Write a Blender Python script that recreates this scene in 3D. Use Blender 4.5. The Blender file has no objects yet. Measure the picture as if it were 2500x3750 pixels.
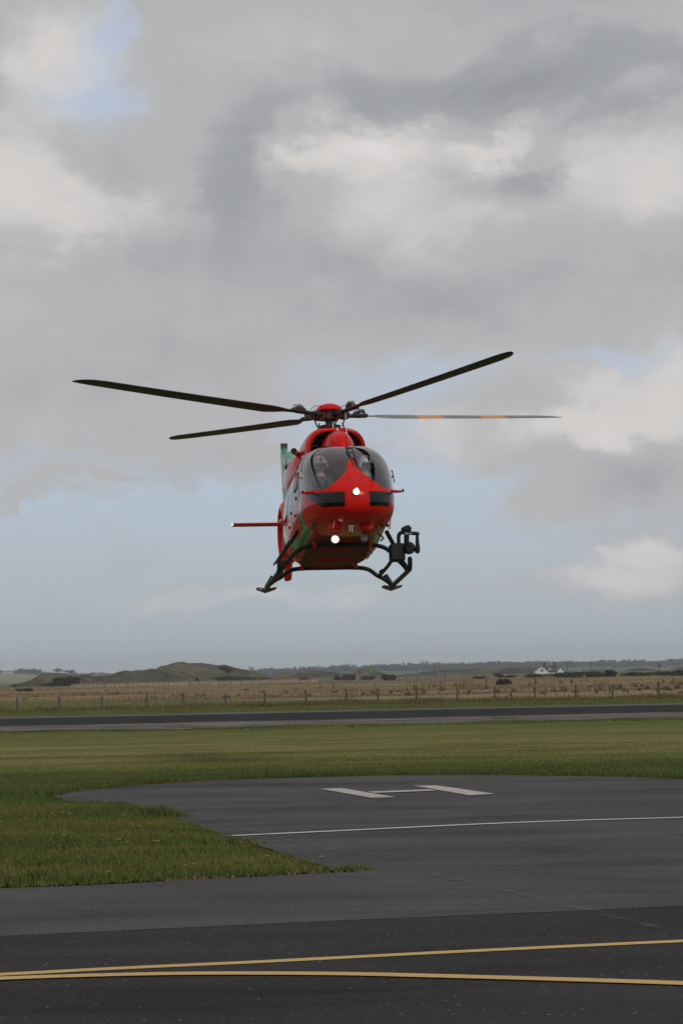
import bpy, math, random
import numpy as np
from mathutils import Vector, Matrix

random.seed(7); RNG = np.random.default_rng(7)
scene = bpy.context.scene
COL = scene.collection
PI = math.pi
rad = math.radians

# ------------------------------------------------------------------ camera
FPX = 11500.0; CW, CH = 2500.0, 3750.0
CAMZ = 1.65
PITCH = math.atan((2468 - 1875) / FPX)
ROLL = rad(1.2)
Fw = Vector((0, math.cos(PITCH), math.sin(PITCH)))
R0 = Vector((1, 0, 0)); U0 = R0.cross(Fw)
Rt = R0 * math.cos(ROLL) - U0 * math.sin(ROLL)
Up = U0 * math.cos(ROLL) + R0 * math.sin(ROLL)
cam = bpy.data.cameras.new('camera')
cam_o = bpy.data.objects.new('camera', cam); COL.objects.link(cam_o)
cam.sensor_fit = 'VERTICAL'; cam.sensor_height = 36.0; cam.lens = FPX / CH * 36.0
cam.clip_start = 0.5; cam.clip_end = 40000
m = Matrix((Rt, Up, -Fw)).transposed().to_4x4(); m.translation = (0, 0, CAMZ)
cam_o.matrix_world = m
scene.camera = cam_o
CP = Vector((0, 0, CAMZ))

def ray(px, py):
    return (Fw + Rt * ((px - CW / 2) / FPX) + Up * ((CH / 2 - py) / FPX))
def G(px, py, z=0.0):                       # where a sight line meets the ground
    r = ray(px, py); t = (z - CAMZ) / r.z
    return CP + r * t
def at(px, py, Y):                          # point at distance Y down the field
    r = ray(px, py); return CP + r * (Y / r.y)
def proj(p):
    d = Vector(p) - CP; w = d.dot(Fw)
    return (CW / 2 + FPX * d.dot(Rt) / w, CH / 2 - FPX * d.dot(Up) / w)

# ------------------------------------------------------------------ node helpers
class S:
    """socket wrapper with arithmetic"""
    def __init__(s, t, o): s.t = t; s.o = o
    def _m(s, op, *a, clamp=False):
        n = s.t.nodes.new('ShaderNodeMath'); n.operation = op; n.use_clamp = clamp
        for i, v in enumerate((s,) + a):
            if isinstance(v, S): s.t.links.new(v.o, n.inputs[i])
            else: n.inputs[i].default_value = v
        return S(s.t, n.outputs[0])
    def __add__(s, b): return s._m('ADD', b)
    def __sub__(s, b): return s._m('SUBTRACT', b)
    def __mul__(s, b): return s._m('MULTIPLY', b)
    def __truediv__(s, b): return s._m('DIVIDE', b)
    def abs(s): return s._m('ABSOLUTE')
    def clamp(s): return s._m('ADD', 0.0, clamp=True)
    def pow(s, b): return s._m('POWER', b)
    def step(s, lo, hi, a=0.0, b=1.0):
        n = s.t.nodes.new('ShaderNodeMapRange'); n.interpolation_type = 'SMOOTHSTEP'
        s.t.links.new(s.o, n.inputs[0])
        for i, v in enumerate((lo, hi, a, b)): n.inputs[i + 1].default_value = v
        return S(s.t, n.outputs[0])
def setin(t, sock, v):
    if isinstance(v, S): t.links.new(v.o, sock)
    else: sock.default_value = v
def vmath(t, op, a, b=None, out=0):
    n = t.nodes.new('ShaderNodeVectorMath'); n.operation = op
    setin(t, n.inputs[0], a)
    if b is not None: setin(t, n.inputs[1], b)
    return S(t, n.outputs[out])
def sep(t, v):
    n = t.nodes.new('ShaderNodeSeparateXYZ'); t.links.new(v.o, n.inputs[0])
    return S(t, n.outputs[0]), S(t, n.outputs[1]), S(t, n.outputs[2])
def noise(t, vec, scale, detail=4, rough=0.55, dist=0.0, col=False):
    n = t.nodes.new('ShaderNodeTexNoise')
    if vec is not None: t.links.new(vec.o, n.inputs['Vector'])
    n.inputs['Scale'].default_value = scale; n.inputs['Detail'].default_value = detail
    n.inputs['Roughness'].default_value = rough; n.inputs['Distortion'].default_value = dist
    return S(t, n.outputs['Color' if col else 'Fac'])
def mix(t, f, a, b):
    n = t.nodes.new('ShaderNodeMix'); n.data_type = 'RGBA'; n.clamp_factor = True
    setin(t, n.inputs[0], f)
    for i, v in ((6, a), (7, b)):
        if isinstance(v, S): t.links.new(v.o, n.inputs[i])
        else: n.inputs[i].default_value = (*v[:3], 1)
    return S(t, n.outputs[2])
def lin(r, g, b):
    f = lambda c: (c / 255) / 12.92 if c / 255 <= .04045 else ((c / 255 + .055) / 1.055) ** 2.4
    return (f(r), f(g), f(b))

# ------------------------------------------------------------------ sky
SUN_EL, SUN_AZ = 42.0, 150.0        # azimuth clockwise from +Y: behind the camera, to its right
world = bpy.data.worlds.new('World'); scene.world = world; world.use_nodes = True
wt = world.node_tree; wt.nodes.clear()
wout = wt.nodes.new('ShaderNodeOutputWorld'); bg = wt.nodes.new('ShaderNodeBackground')
wt.links.new(bg.outputs[0], wout.inputs[0]); bg.inputs[1].default_value = 0.1
sky = wt.nodes.new('ShaderNodeTexSky'); sky.sky_type = 'NISHITA'; sky.sun_disc = False
sky.sun_elevation = rad(SUN_EL); sky.sun_rotation = rad(SUN_AZ); sky.air_density = 1.0; sky.dust_density = 1.5
tc = wt.nodes.new('ShaderNodeTexCoord'); D = S(wt, tc.outputs['Generated'])
def build_sky():
    t = wt
    dx, dy, dz = sep(t, D)
    # fluffy edges: the direction is disturbed by fractal noise before the cloud masses are laid out
    n1 = vmath(t, 'SUBTRACT', noise(t, vmath(t, 'MULTIPLY', D, (1, 1, 1.35)), 22, 5, .58, .4, col=True), (.5, .5, .5))
    n2 = vmath(t, 'SUBTRACT', noise(t, D, 90, 4, .6, .2, col=True), (.5, .5, .5))
    W = vmath(t, 'ADD', vmath(t, 'ADD', D, vmath(t, 'MULTIPLY', n1, (.055, 0, .04))), vmath(t, 'MULTIPLY', n2, (.005, 0, .004)))
    def blob(px, py, rx, ry):
        c = ray(px, py).normalized()
        v = vmath(t, 'SUBTRACT', W, tuple(c))
        v = vmath(t, 'MULTIPLY', v, (FPX / rx, 1.0, FPX / ry))
        return vmath(t, 'LENGTH', v, out=1).step(1.7, .05)
    def total(lst, start=None):
        acc = start
        for (px, py, rx, ry, a) in lst:
            b = blob(px, py, rx, ry) * a
            acc = b if acc is None else acc + b
        return acc
    wx, wy, wz = sep(t, W)
    # cover: nearly closed above six degrees, opening to clear air towards the horizon
    el0 = (2468 - 1420) / FPX; el1 = (2468 - 1080) / FPX
    base = wz.step(el0 - .02, el1)
    big = noise(t, vmath(t, 'MULTIPLY', D, (1, 1, 1.6)), 5.5, 6, .6, .3)
    cov = base * .95 + (big - .5) * .35
    cov = total([(370, 190, 150, 270, -.55), (230, 380, 260, 130, -.42), (60, 120, 120, 160, -.15), (430, 90, 70, 120, -.25), (350, 1250, 900, 330, .55), (2300, 1480, 520, 260, .75), (2060, 1560, 380, 130, .4),
                 (2420, 1780, 430, 190, .6), (1560, 1600, 240, 160, .4), (850, 1640, 320, 130, .4), (2260, 2100, 260, 70, .45),
                 (2480, 2150, 160, 60, .4), (1120, 2215, 330, 65, .34), (1750, 2190, 420, 60, .3), (500, 2210, 500, 60, .3),
                 (0, 1600, 420, 260, .35), (350, 1500, 800, 260, .3), (1950, 1840, 230, 110, .5), (1200, 1380, 500, 110, -.15), (2200, 1270, 300, 60, -.6), (1500, 1330, 500, 60, -.12), (2350, 1260, 260, 60, -.35), (150, 2050, 600, 90, .22)], cov)
    fine = noise(t, vmath(t, 'MULTIPLY', D, (1, 1, 1.3)), 48, 6, .62, .3)
    wisp = noise(t, vmath(t, 'MULTIPLY', W, (1, 1, 3.2)), 15, 6, .6, .4)
    cov = cov + wisp.step(.46, .68) * wz.step(.125, .08) * .58
    hole = noise(t, D, 38, 6, .6, .5)
    cov = (cov + (fine - .5) * .25 + (hole - .5) * .5 * wz.step(.14, .18)).step(.12, .78)
    # brightness inside the clouds
    sh = (noise(t, vmath(t, 'MULTIPLY', D, (1, 1, 1.7)), 9, 5, .55, .3) - .5) * .55 + .50
    sh = total([(1290, 560, 280, 110, .34), (1450, 720, 320, 170, .14), (2350, 580, 430, 220, .32), (1790, 545, 110, 60, .24), (480, 780, 330, 100, .26), (1600, 820, 300, 110, .10),
                (90, 680, 240, 200, .30), (230, 240, 230, 230, .34), (40, 200, 90, 250, .05), (1900, 640, 130, 120, -.30), (890, 600, 170, 240, -.24), (350, 620, 260, 130, -.1),
                (2250, 270, 650, 120, -.26), (1500, 370, 480, 110, -.20), (1250, 1050, 1200, 160, -.05), (1900, 1080, 500, 160, -.08),
                (2420, 1450, 330, 170, .30), (2150, 1560, 260, 60, .18), (2300, 1720, 350, 110, -.10), (1560, 1600, 220, 130, .12), (2260, 2100, 240, 60, .30),
                (1120, 2215, 280, 55, .22), (300, 1350, 450, 150, -.06), (2350, 2180, 300, 60, .1), (560, 2230, 400, 60, .15), (0, 1050, 350, 150, .05), (1000, 150, 500, 160, .1)], sh)
    sh = (sh + (fine - .5) * .22 + wz.step(.10, .05) * .06).clamp()
    ramp = t.nodes.new('ShaderNodeValToRGB'); t.links.new(sh.o, ramp.inputs[0])
    cr = ramp.color_ramp; cr.interpolation = 'EASE'
    stops = [(0.0, lin(138, 140, 145)), (.32, lin(161, 163, 167)), (.55, lin(182, 182, 184)), (.8, lin(211, 208, 206)), (1.0, lin(228, 224, 226))]
    cr.elements[0].position = 0; cr.elements[0].color = (*stops[0][1], 1)
    cr.elements[1].position = 1; cr.elements[1].color = (*stops[-1][1], 1)
    for p, c in stops[1:-1]:
        e = cr.elements.new(p); e.color = (*c, 1)
    k = 1 / 0.1
    cloud = vmath(t, 'MULTIPLY', S(t, ramp.outputs[0]), (k, k, k))
    # clear air: the sky texture veiled by thin high haze
    clear = vmath(t, 'MULTIPLY', S(t, sky.outputs[0]), (1, 1, 1))
    r2 = t.nodes.new('ShaderNodeValToRGB'); t.links.new(dz.step(-.01, .16).o, r2.inputs[0])
    r2.color_ramp.elements[0].color = (*lin(175, 185, 191), 1); r2.color_ramp.elements[1].color = (*lin(186, 196, 215), 1)
    e = r2.color_ramp.elements.new(.32); e.color = (*lin(181, 194, 210), 1)
    veil = vmath(t, 'MULTIPLY', S(t, r2.outputs[0]), (k, k, k))
    clear = mix(t, .88, clear, veil)
    low = dz.step(0.0, .06, .6, 1.0)         # distance washes the lowest clouds out
    full = mix(t, cov * low, clear, cloud)
    t.links.new(full.o, bg.inputs[0])
build_sky()

sun = bpy.data.lights.new('sun', 'SUN'); sun.energy = 1.1; sun.angle = rad(14); sun.color = (1, .96, .9)
sun_o = bpy.data.objects.new('sun', sun); COL.objects.link(sun_o)
sd = Vector((math.sin(rad(SUN_AZ)) * math.cos(rad(SUN_EL)), math.cos(rad(SUN_AZ)) * math.cos(rad(SUN_EL)), math.sin(rad(SUN_EL))))
sun_o.rotation_euler = sd.to_track_quat('Z', 'Y').to_euler()
vs = scene.view_settings
vs.view_transform = 'Standard'; vs.look = 'None'; vs.gamma = 1; vs.exposure = 0.0; vs.use_curve_mapping = False
try:
    scene.cycles.volume_step_rate = 4; scene.cycles.volume_bounces = 0; scene.cycles.max_bounces = 8
    scene.cycles.transparent_max_bounces = 12
except Exception: pass

# ------------------------------------------------------------------ materials
def mat(name, fn=None, color=(.5, .5, .5), rough=.6, metal=0.0, coat=0.0, spec=.5):
    M = bpy.data.materials.new(name); M.use_nodes = True
    t = M.node_tree; b = t.nodes['Principled BSDF']
    b.inputs['Base Color'].default_value = (*color, 1); b.inputs['Roughness'].default_value = rough
    b.inputs['Metallic'].default_value = metal; b.inputs['Coat Weight'].default_value = coat
    b.inputs['Coat Roughness'].default_value = .04; b.inputs['Coat IOR'].default_value = 1.3; b.inputs['Specular IOR Level'].default_value = spec
    if fn: fn(t, b)
    return M
def pos(t): return S(t, t.nodes.new('ShaderNodeNewGeometry').outputs['Position'])
def objc(t): return S(t, t.nodes.new('ShaderNodeTexCoord').outputs['Object'])
def setc(t, b, c): t.links.new(c.o, b.inputs['Base Color'])
def bump(t, b, h, strength=.3, dist=.01):
    n = t.nodes.new('ShaderNodeBump'); n.inputs['Strength'].default_value = strength; n.inputs['Distance'].default_value = dist
    t.links.new(h.o, n.inputs['Height']); t.links.new(n.outputs[0], b.inputs['Normal'])
def wear(color, amt=.25, scale=6, rough=(.3, .5), dirt=(.06, .05, .04)):
    def f(t, b):
        o = objc(t); n = noise(t, o, scale, 6, .65)
        setc(t, b, mix(t, n.step(.5, .8) * amt, color, dirt))
        t.links.new(noise(t, o, scale * 3, 4).step(.3, .7, *rough).o, b.inputs['Roughness'])
    return f

def asphalt(base, light, speck=.10, big=1.0):
    def f(t, b):
        p = pos(t)
        streak = noise(t, vmath(t, 'MULTIPLY', p, (.12, .5, 1)), 1.0 * big, 6, .6, .6)
        blot = noise(t, p, .35, 5, .6, .3)
        grain = noise(t, p, 38, 4, .75)
        g2 = noise(t, p, 9, 5, .7)
        k = (streak - .5) * 2.0 + (blot - .5) * 1.5 + (g2 - .5) * .9 + .5
        c = mix(t, k.clamp(), base, light)
        c = mix(t, grain.step(.50, .72) * .6, c, tuple(v * 2.2 for v in light))
        c = mix(t, grain.step(.48, .3) * .6, c, tuple(v * .35 for v in base))
        vor = t.nodes.new('ShaderNodeTexVoronoi'); t.links.new(p.o, vor.inputs['Vector']); vor.inputs['Scale'].default_value = 17
        vd = S(t, vor.outputs['Distance']); vc = sep(t, S(t, vor.outputs['Color']))[0]
        c = mix(t, vd.step(.20, .08) * vc.step(.93, .95) * .8, c, (.42, .40, .36))
        # dark damp scuffs
        sc = noise(t, vmath(t, 'MULTIPLY', p, (.22, .55, 1)), .8, 5, .6, 1.2).step(.54, .72)
        c = mix(t, sc * .5, c, tuple(v * .5 for v in base))
        setc(t, b, c); b.inputs['Roughness'].default_value = .92; b.inputs['Specular IOR Level'].default_value = .06
        bump(t, b, grain + g2 * .6, .5, .012)
    return f
M = {}
M['apron'] = mat('weathered_asphalt', asphalt((.049, .0468, .0458), (.103, .099, .097)))
M['lane'] = mat('dark_asphalt', asphalt((.025, .0232, .0230), (.050, .0470, .0460)))
M['runway'] = mat('runway_asphalt', asphalt((.017, .0165, .016), (.034, .032, .031)))
M['runway_edge'] = mat('pale_runway_edge', asphalt((.085, .09, .095), (.13, .135, .14)))
def gravel_f(t, b):
    p = pos(t); n = noise(t, vmath(t, 'MULTIPLY', p, (.12, .8, 1)), 1.2, 6, .7, .5); g = noise(t, p, 12, 4, .7)
    c = mix(t, (n - .5) * 4.5 + (g - .5) * 1.6 + .5, (.050, .044, .044), (.26, .23, .215))
    c = mix(t, noise(t, vmath(t, 'MULTIPLY', p, (.2, .8, 1)), .7, 5, .7).step(.54, .62) * .7, c, (.065, .06, .026))
    setc(t, b, c); b.inputs['Roughness'].default_value = .95; b.inputs['Specular IOR Level'].default_value = .05; bump(t, b, g, .8, .05)
M['gravel'] = mat('rough_gravel', gravel_f)
def paint_f(col, worn, lo, hi, under=(.07, .067, .065)):
    def f(t, b):
        p = pos(t); n = noise(t, p, 14, 7, .75); g = noise(t, vmath(t, 'MULTIPLY', p, (1, 2.5, 1)), 2.2, 5, .6)
        k = (n * .65 + g * .35).step(lo, hi) * worn
        setc(t, b, mix(t, k, mix(t, noise(t, p, 60, 2).step(.3, .7), col, tuple(c * .8 for c in col)), under)); b.inputs['Roughness'].default_value = .7
        bump(t, b, n, .3, .004)
    return f
M['white_line'] = mat('white_line_paint', paint_f((.62, .62, .60), .5, .5, .7))
M['h_paint'] = mat('worn_white_paint', paint_f((.62, .57, .53), .75, .40, .66))
M['yellow_line'] = mat('yellow_line_paint', paint_f((.62, .40, .12), .45, .5, .72))
M['tar'] = mat('tar_joint', color=(.012, .012, .012), rough=.6)

def green_color(t, p):
    x, y, z = sep(t, p)
    a = noise(t, vmath(t, 'MULTIPLY', p, (.5, 1, 1)), .45, 6, .65, .4)
    c2 = noise(t, p, 3.1, 5, .65)
    c = mix(t, (a - .5) * 1.6 + (c2 - .5) * .9 + .5, (.058, .092, .013), (.140, .146, .036))
    br = noise(t, vmath(t, 'MULTIPLY', p, (.7, 1, 1)), .75, 5, .65, .8)
    c = mix(t, br.step(.47, .66) * .75, c, (.185, .155, .045))
    c = mix(t, noise(t, vmath(t, 'MULTIPLY', p, (.7, 1, 1)), .3, 4, .6, .5).step(.52, .66) * .5, c, (.040, .075, .010))
    # mown field: a straw coloured band in the middle, lush rim along the pad
    dryb = y.step(55, 63) * y.step(100, 72)
    c = mix(t, dryb * (noise(t, vmath(t, 'MULTIPLY', p, (.1, .45, 1)), 1.0, 6, .65, .5).step(.35, .72) * .75 + .12), c, (.27, .235, .095))
    rim = y.step(58.5, 54.5) * y.step(40, 46)
    c = mix(t, rim * .5, c, (.038, .062, .010))
    # beyond the runway the green fades to olive
    c = mix(t, noise(t, p, 22, 3, .7).step(.62, .8) * .35, c, (.17, .16, .07))
    return c
def field_f(t, b):
    p = pos(t); x, y, z = sep(t, p)
    c = green_color(t, p)
    n = noise(t, vmath(t, 'MULTIPLY', p, (.25, 1, 1)), .05, 6, .6, .3)
    n3 = noise(t, vmath(t, 'MULTIPLY', p, (.12, .5, 1)), .22, 6, .65, .5)
    dry = mix(t, (n3 - .5) * 2.2 + .5, (.12, .086, .042), (.35, .26, .135))
    dry = mix(t, noise(t, vmath(t, 'MULTIPLY', p, (.06, .35, 1)), .09, 5, .6, .4).step(.50, .62) * .7, dry, (.085, .062, .036))
    dry = mix(t, noise(t, vmath(t, 'MULTIPLY', p, (.03, .22, 1)), .16, 4, .6, .3).step(.52, .64) * .6, dry, (.38, .29, .17))
    # meadow edge runs obliquely: left far, right near
    s = y + x * 1.55 + (n - .5) * 26
    c = mix(t, s.step(203, 214), c, dry)
    dune = mix(t, (n3 - .5) * 2.2 + .5, (.085, .082, .045), (.18, .165, .10))
    c = mix(t, (y + (n - .5) * 260).step(600, 690), c, dune)
    farf = mix(t, (noise(t, vmath(t, 'MULTIPLY', p, (1, .35, 1)), .006, 3, .5).step(.45, .55)), (.10, .13, .05), (.24, .22, .12))
    c = mix(t, y.step(1500, 2100), c, farf)
    setc(t, b, c); b.inputs['Roughness'].default_value = 1; b.inputs['Specular IOR Level'].default_value = .1
    bump(t, b, noise(t, p, 14, 5, .7), .8, .05)
M['field'] = mat('grass_field', field_f)
def blade_f(t, b):
    p = pos(t); c = green_color(t, p)
    n = noise(t, p, 38, 2, .6)
    c = mix(t, n.step(.38, .62), vmath(t, 'MULTIPLY', c, (.75, .82, .7)), vmath(t, 'MULTIPLY', c, (1.35, 1.35, 1.2)))
    c = mix(t, noise(t, p, 71, 1, .5).step(.66, .72) * .5, c, (.24, .20, .10))
    setc(t, b, c); b.inputs['Roughness'].default_value = .6; b.inputs['Specular IOR Level'].default_value = .25
M['blade'] = mat('grass_blade', blade_f)
def leafy(c0, c1, sc=1.5, third=None):
    def f(t, b):
        p = pos(t); n = noise(t, p, sc, 5, .7)
        c = mix(t, n.step(.3, .7), c0, c1)
        if third: c = mix(t, noise(t, p, sc * .37, 3).step(.55, .66) * .7, c, third)
        setc(t, b, c); b.inputs['Roughness'].default_value = .9; b.inputs['Specular IOR Level'].default_value = .15
    return f
M['dry_blade'] = mat('dry_grass_blade', leafy((.17, .115, .07), (.40, .29, .19), .35, (.13, .10, .05)))
def meadow_f(t, b):
    p = pos(t); n3 = noise(t, vmath(t, 'MULTIPLY', p, (.12, .5, 1)), .22, 6, .65, .5)
    dry = mix(t, (n3 - .5) * 2.2 + .5, (.12, .086, .042), (.37, .275, .145))
    dry = mix(t, noise(t, vmath(t, 'MULTIPLY', p, (.06, .35, 1)), .09, 5, .6, .4).step(.50, .62) * .75, dry, (.10, .072, .040))
    dry = mix(t, noise(t, p, .5, 3).step(.6, .7) * .4, dry, (.10, .10, .04))
    setc(t, b, dry); b.inputs['Roughness'].default_value = .9
M['meadow_blade'] = mat('meadow_grass_blade', meadow_f)
M['pale_blade'] = mat('pale_grass_blade', leafy((.30, .24, .14), (.50, .41, .26), .2))
M['weed'] = mat('verge_weed', leafy((.075, .05, .025), (.22, .165, .08), .5, (.09, .09, .03)))
M['dock'] = mat('dock_stalk', leafy((.075, .045, .022), (.19, .125, .05), .45))
def marram_f(t, b):
    p = pos(t); q = vmath(t, 'MULTIPLY', p, (1, .35, 1.6))
    a = noise(t, q, .035, 6, .65, .5); c2 = noise(t, q, .3, 6, .7)
    c = mix(t, (a - .5) * 3.4 + (c2 - .5) * 2.4 + .5, (.028, .025, .014), (.150, .134, .076))  # patchy grass colour; its dark patches also paint in shading on the dune faces
    c = mix(t, noise(t, vmath(t, 'MULTIPLY', p, (1, .2, 1)), .06, 4, .6, .6).step(.56, .64) * .6, c, (.060, .048, .030))
    setc(t, b, c); b.inputs['Roughness'].default_value = 1; b.inputs['Specular IOR Level'].default_value = .1
    bump(t, b, c2, 1.0, 1.0)
M['marram'] = mat('marram_grass', marram_f)
M['marram_dark'] = mat('dark_marram_grass', leafy((.06, .06, .034), (.13, .115, .068), .25))
M['bush_dark'] = mat('dark_bush', leafy((.022, .024, .014), (.06, .052, .03), 1.2))
M['bush_red'] = mat('reddish_bush', leafy((.055, .035, .024), (.13, .08, .052), 1.2))
M['bush_green'] = mat('green_hedge', leafy((.018, .034, .012), (.055, .085, .03), .7))
M['far_wood'] = mat('far_wood', leafy((.012, .018, .010), (.035, .045, .022), .05))
M['far_hill'] = mat('far_hill', leafy((.025, .038, .018), (.06, .075, .038), .006))
def wood_f(t, b):
    o = pos(t); n = noise(t, vmath(t, 'MULTIPLY', o, (12, 12, 1.5)), 2, 5, .7)
    setc(t, b, mix(t, n.step(.3, .7), (.045, .04, .035), (.14, .125, .11))); b.inputs['Roughness'].default_value = .9; bump(t, b, n, .5, .01)
M['post'] = mat('weathered_post', wood_f)
M['wire'] = mat('galvanised_wire', color=(.25, .25, .25), rough=.5, metal=.8)

def red_paint(t, b):
    o = objc(t); n = noise(t, o, 3.0, 5, .6)
    setc(t, b, mix(t, n.step(.35, .75) * .25, (.64, .009, .006), (.52, .007, .006)))
    t.links.new(noise(t, o, 9, 5).step(.3, .8, .22, .34).o, b.inputs['Roughness'])
M['red'] = mat('red_paint', red_paint, coat=.30, spec=.08)
M['red_matte'] = mat('belly_red', color=(.40, .010, .008), rough=.7, spec=.06)
M['green'] = mat('green_paint', wear((.016, .29, .125), .1, 5, (.25, .35)), coat=.7)
M['tan'] = mat('dim_belly_paint', wear((.16, .050, .024), .5, 4, (.55, .7)), coat=.0, spec=.08)
M['black'] = mat('black_rubber', color=(.007, .007, .008), rough=.55, spec=.3)
M['seam'] = mat('panel_seam', color=(.10, .006, .008), rough=.6)
M['skid'] = mat('skid_paint', wear((.009, .009, .008), .3, 8, (.4, .6), (.04, .038, .033)), spec=.3)
M['olive'] = mat('olive_board', wear((.026, .028, .020), .3, 6, (.4, .6), (.06, .06, .05)))
M['step_white'] = mat('white_grip_pad', wear((.6, .6, .58), .5, 30, (.5, .7)))
M['blade_dark'] = mat('rotor_blade_paint', wear((.048, .044, .038), .3, 3, (.5, .65), (.10, .09, .08)), coat=.0, spec=.3)
M['blade_top'] = mat('rotor_blade_top', wear((.16, .17, .18), .25, 3, (.35, .5)))
M['orange'] = mat('orange_stripe', color=(.62, .27, .06), rough=.5)
M['metal'] = mat('worn_metal', wear((.16, .15, .14), .5, 25, (.3, .5)), metal=.6)
M['dark_metal'] = mat('dark_metal', wear((.035, .032, .03), .5, 25, (.35, .55), (.12, .10, .08)), metal=.4)
M['white'] = mat('white_plastic', color=(.90, .90, .89), rough=.35, coat=.4)
M['dark_in'] = mat('cabin_lining', wear((.030, .036, .060), .2, 8, (.6, .8)))
M['seat'] = mat('seat_fabric', wear((.035, .037, .045), .2, 20, (.7, .9)))
M['intake'] = mat('intake_dark', color=(.008, .008, .009), rough=.7)
M['chrome'] = mat('reflector', color=(.7, .7, .7), rough=.15, metal=1)
M['suit'] = mat('flight_suit', wear((.045, .055, .085), .3, 15, (.8, .9)))
M['skin'] = mat('skin', color=(.50, .27, .19), rough=.5)
def emis(name, col, st):
    Mx = bpy.data.materials.new(name); Mx.use_nodes = True; b = Mx.node_tree.nodes['Principled BSDF']
    b.inputs['Emission Color'].default_value = (*col, 1); b.inputs['Emission Strength'].default_value = st
    b.inputs['Base Color'].default_value = (.8, .8, .8, 1); return Mx
M['lamp'] = emis('lit_lamp', (1.0, .95, .80), 4)
M['glow'] = emis('warm_reflector_glow', (1.0, .62, .22), .9)  # emission paints the warm fringe of the lit lamps
M['nav'] = emis('lit_green_lamp', (.35, 1.0, .60), 1.3)
def glass(name, tint, rough=.02, ior=1.5, boost=1.0):
    Mx = bpy.data.materials.new(name); Mx.use_nodes = True; t = Mx.node_tree; t.nodes.clear()
    o = t.nodes.new('ShaderNodeOutputMaterial'); tr = t.nodes.new('ShaderNodeBsdfTransparent'); gl = t.nodes.new('ShaderNodeBsdfGlossy')
    tr.inputs[0].default_value = (*tint, 1); gl.inputs['Roughness'].default_value = rough
    fr = t.nodes.new('ShaderNodeFresnel'); fr.inputs[0].default_value = ior
    k = (S(t, fr.outputs[0]) * boost).clamp()
    mx = t.nodes.new('ShaderNodeMixShader'); t.links.new(k.o, mx.inputs[0]); t.links.new(tr.outputs[0], mx.inputs[1]); t.links.new(gl.outputs[0], mx.inputs[2])
    t.links.new(mx.outputs[0], o.inputs[0]); return Mx
M['glass'] = glass('windscreen_glass', (.92, .94, .97), boost=1.9)
M['glass_side'] = glass('side_glass', (.35, .40, .46), boost=1.1)
M['glass_dark'] = glass('tinted_glass', (.10, .11, .11), boost=1.0)
M['lens'] = glass('lamp_lens', (.8, .8, .8))
M['render'] = mat('white_render', wear((.74, .73, .68), .15, .5, (.8, .9)))
M['slate'] = mat('slate_roof', wear((.075, .075, .082), .3, 1, (.6, .8)))
M['brick'] = mat('chimney_brick', wear((.07, .06, .055), .4, 3, (.8, .9)))
M['window'] = mat('window_pane', color=(.05, .06, .07), rough=.15)
M['flower'] = mat('yellow_petals', color=(.80, .58, .03), rough=.6)
M['stem'] = mat('flower_stem', color=(.08, .12, .03), rough=.6)

# ------------------------------------------------------------------ mesh helpers
def tag(o, label=None, cat=None, group=None, kind=None):
    if label: o['label'] = label
    if cat: o['category'] = cat
    if group: o['group'] = group
    if kind: o['kind'] = kind
    return o
def empty(name, loc=(0, 0, 0)):
    o = bpy.data.objects.new(name, None); COL.objects.link(o); o.location = loc; o.empty_display_size = .2; return o
def obj_from(name, V, F, mats, parent=None, smooth=False, mi=None):
    me = bpy.data.meshes.new(name)
    me.from_pydata([tuple(v) for v in V], [], [tuple(f) for f in F])
    for mm in (mats if isinstance(mats, (list, tuple)) else [mats]): me.materials.append(mm)
    if mi is not None: me.polygons.foreach_set('material_index', np.asarray(mi, dtype=np.int32))
    if smooth: me.polygons.foreach_set('use_smooth', np.ones(len(me.polygons), dtype=bool))
    me.update()
    o = bpy.data.objects.new(name, me); COL.objects.link(o)
    if parent is not None: o.parent = parent
    return o
def fast_mesh(name, V, loops, start, total, mats, mi=None, smooth=False):
    me = bpy.data.meshes.new(name)
    me.vertices.add(len(V)); me.vertices.foreach_set('co', np.asarray(V, dtype=np.float32).ravel())
    me.loops.add(len(loops)); me.loops.foreach_set('vertex_index', np.asarray(loops, dtype=np.int32))
    me.polygons.add(len(start)); me.polygons.foreach_set('loop_start', np.asarray(start, dtype=np.int32))
    me.polygons.foreach_set('loop_total', np.asarray(total, dtype=np.int32))
    for mm in mats: me.materials.append(mm)
    if mi is not None: me.polygons.foreach_set('material_index', np.asarray(mi, dtype=np.int32))
    if smooth: me.polygons.foreach_set('use_smooth', np.ones(len(start), dtype=bool))
    me.update(calc_edges=True); me.validate(); return me

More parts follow.
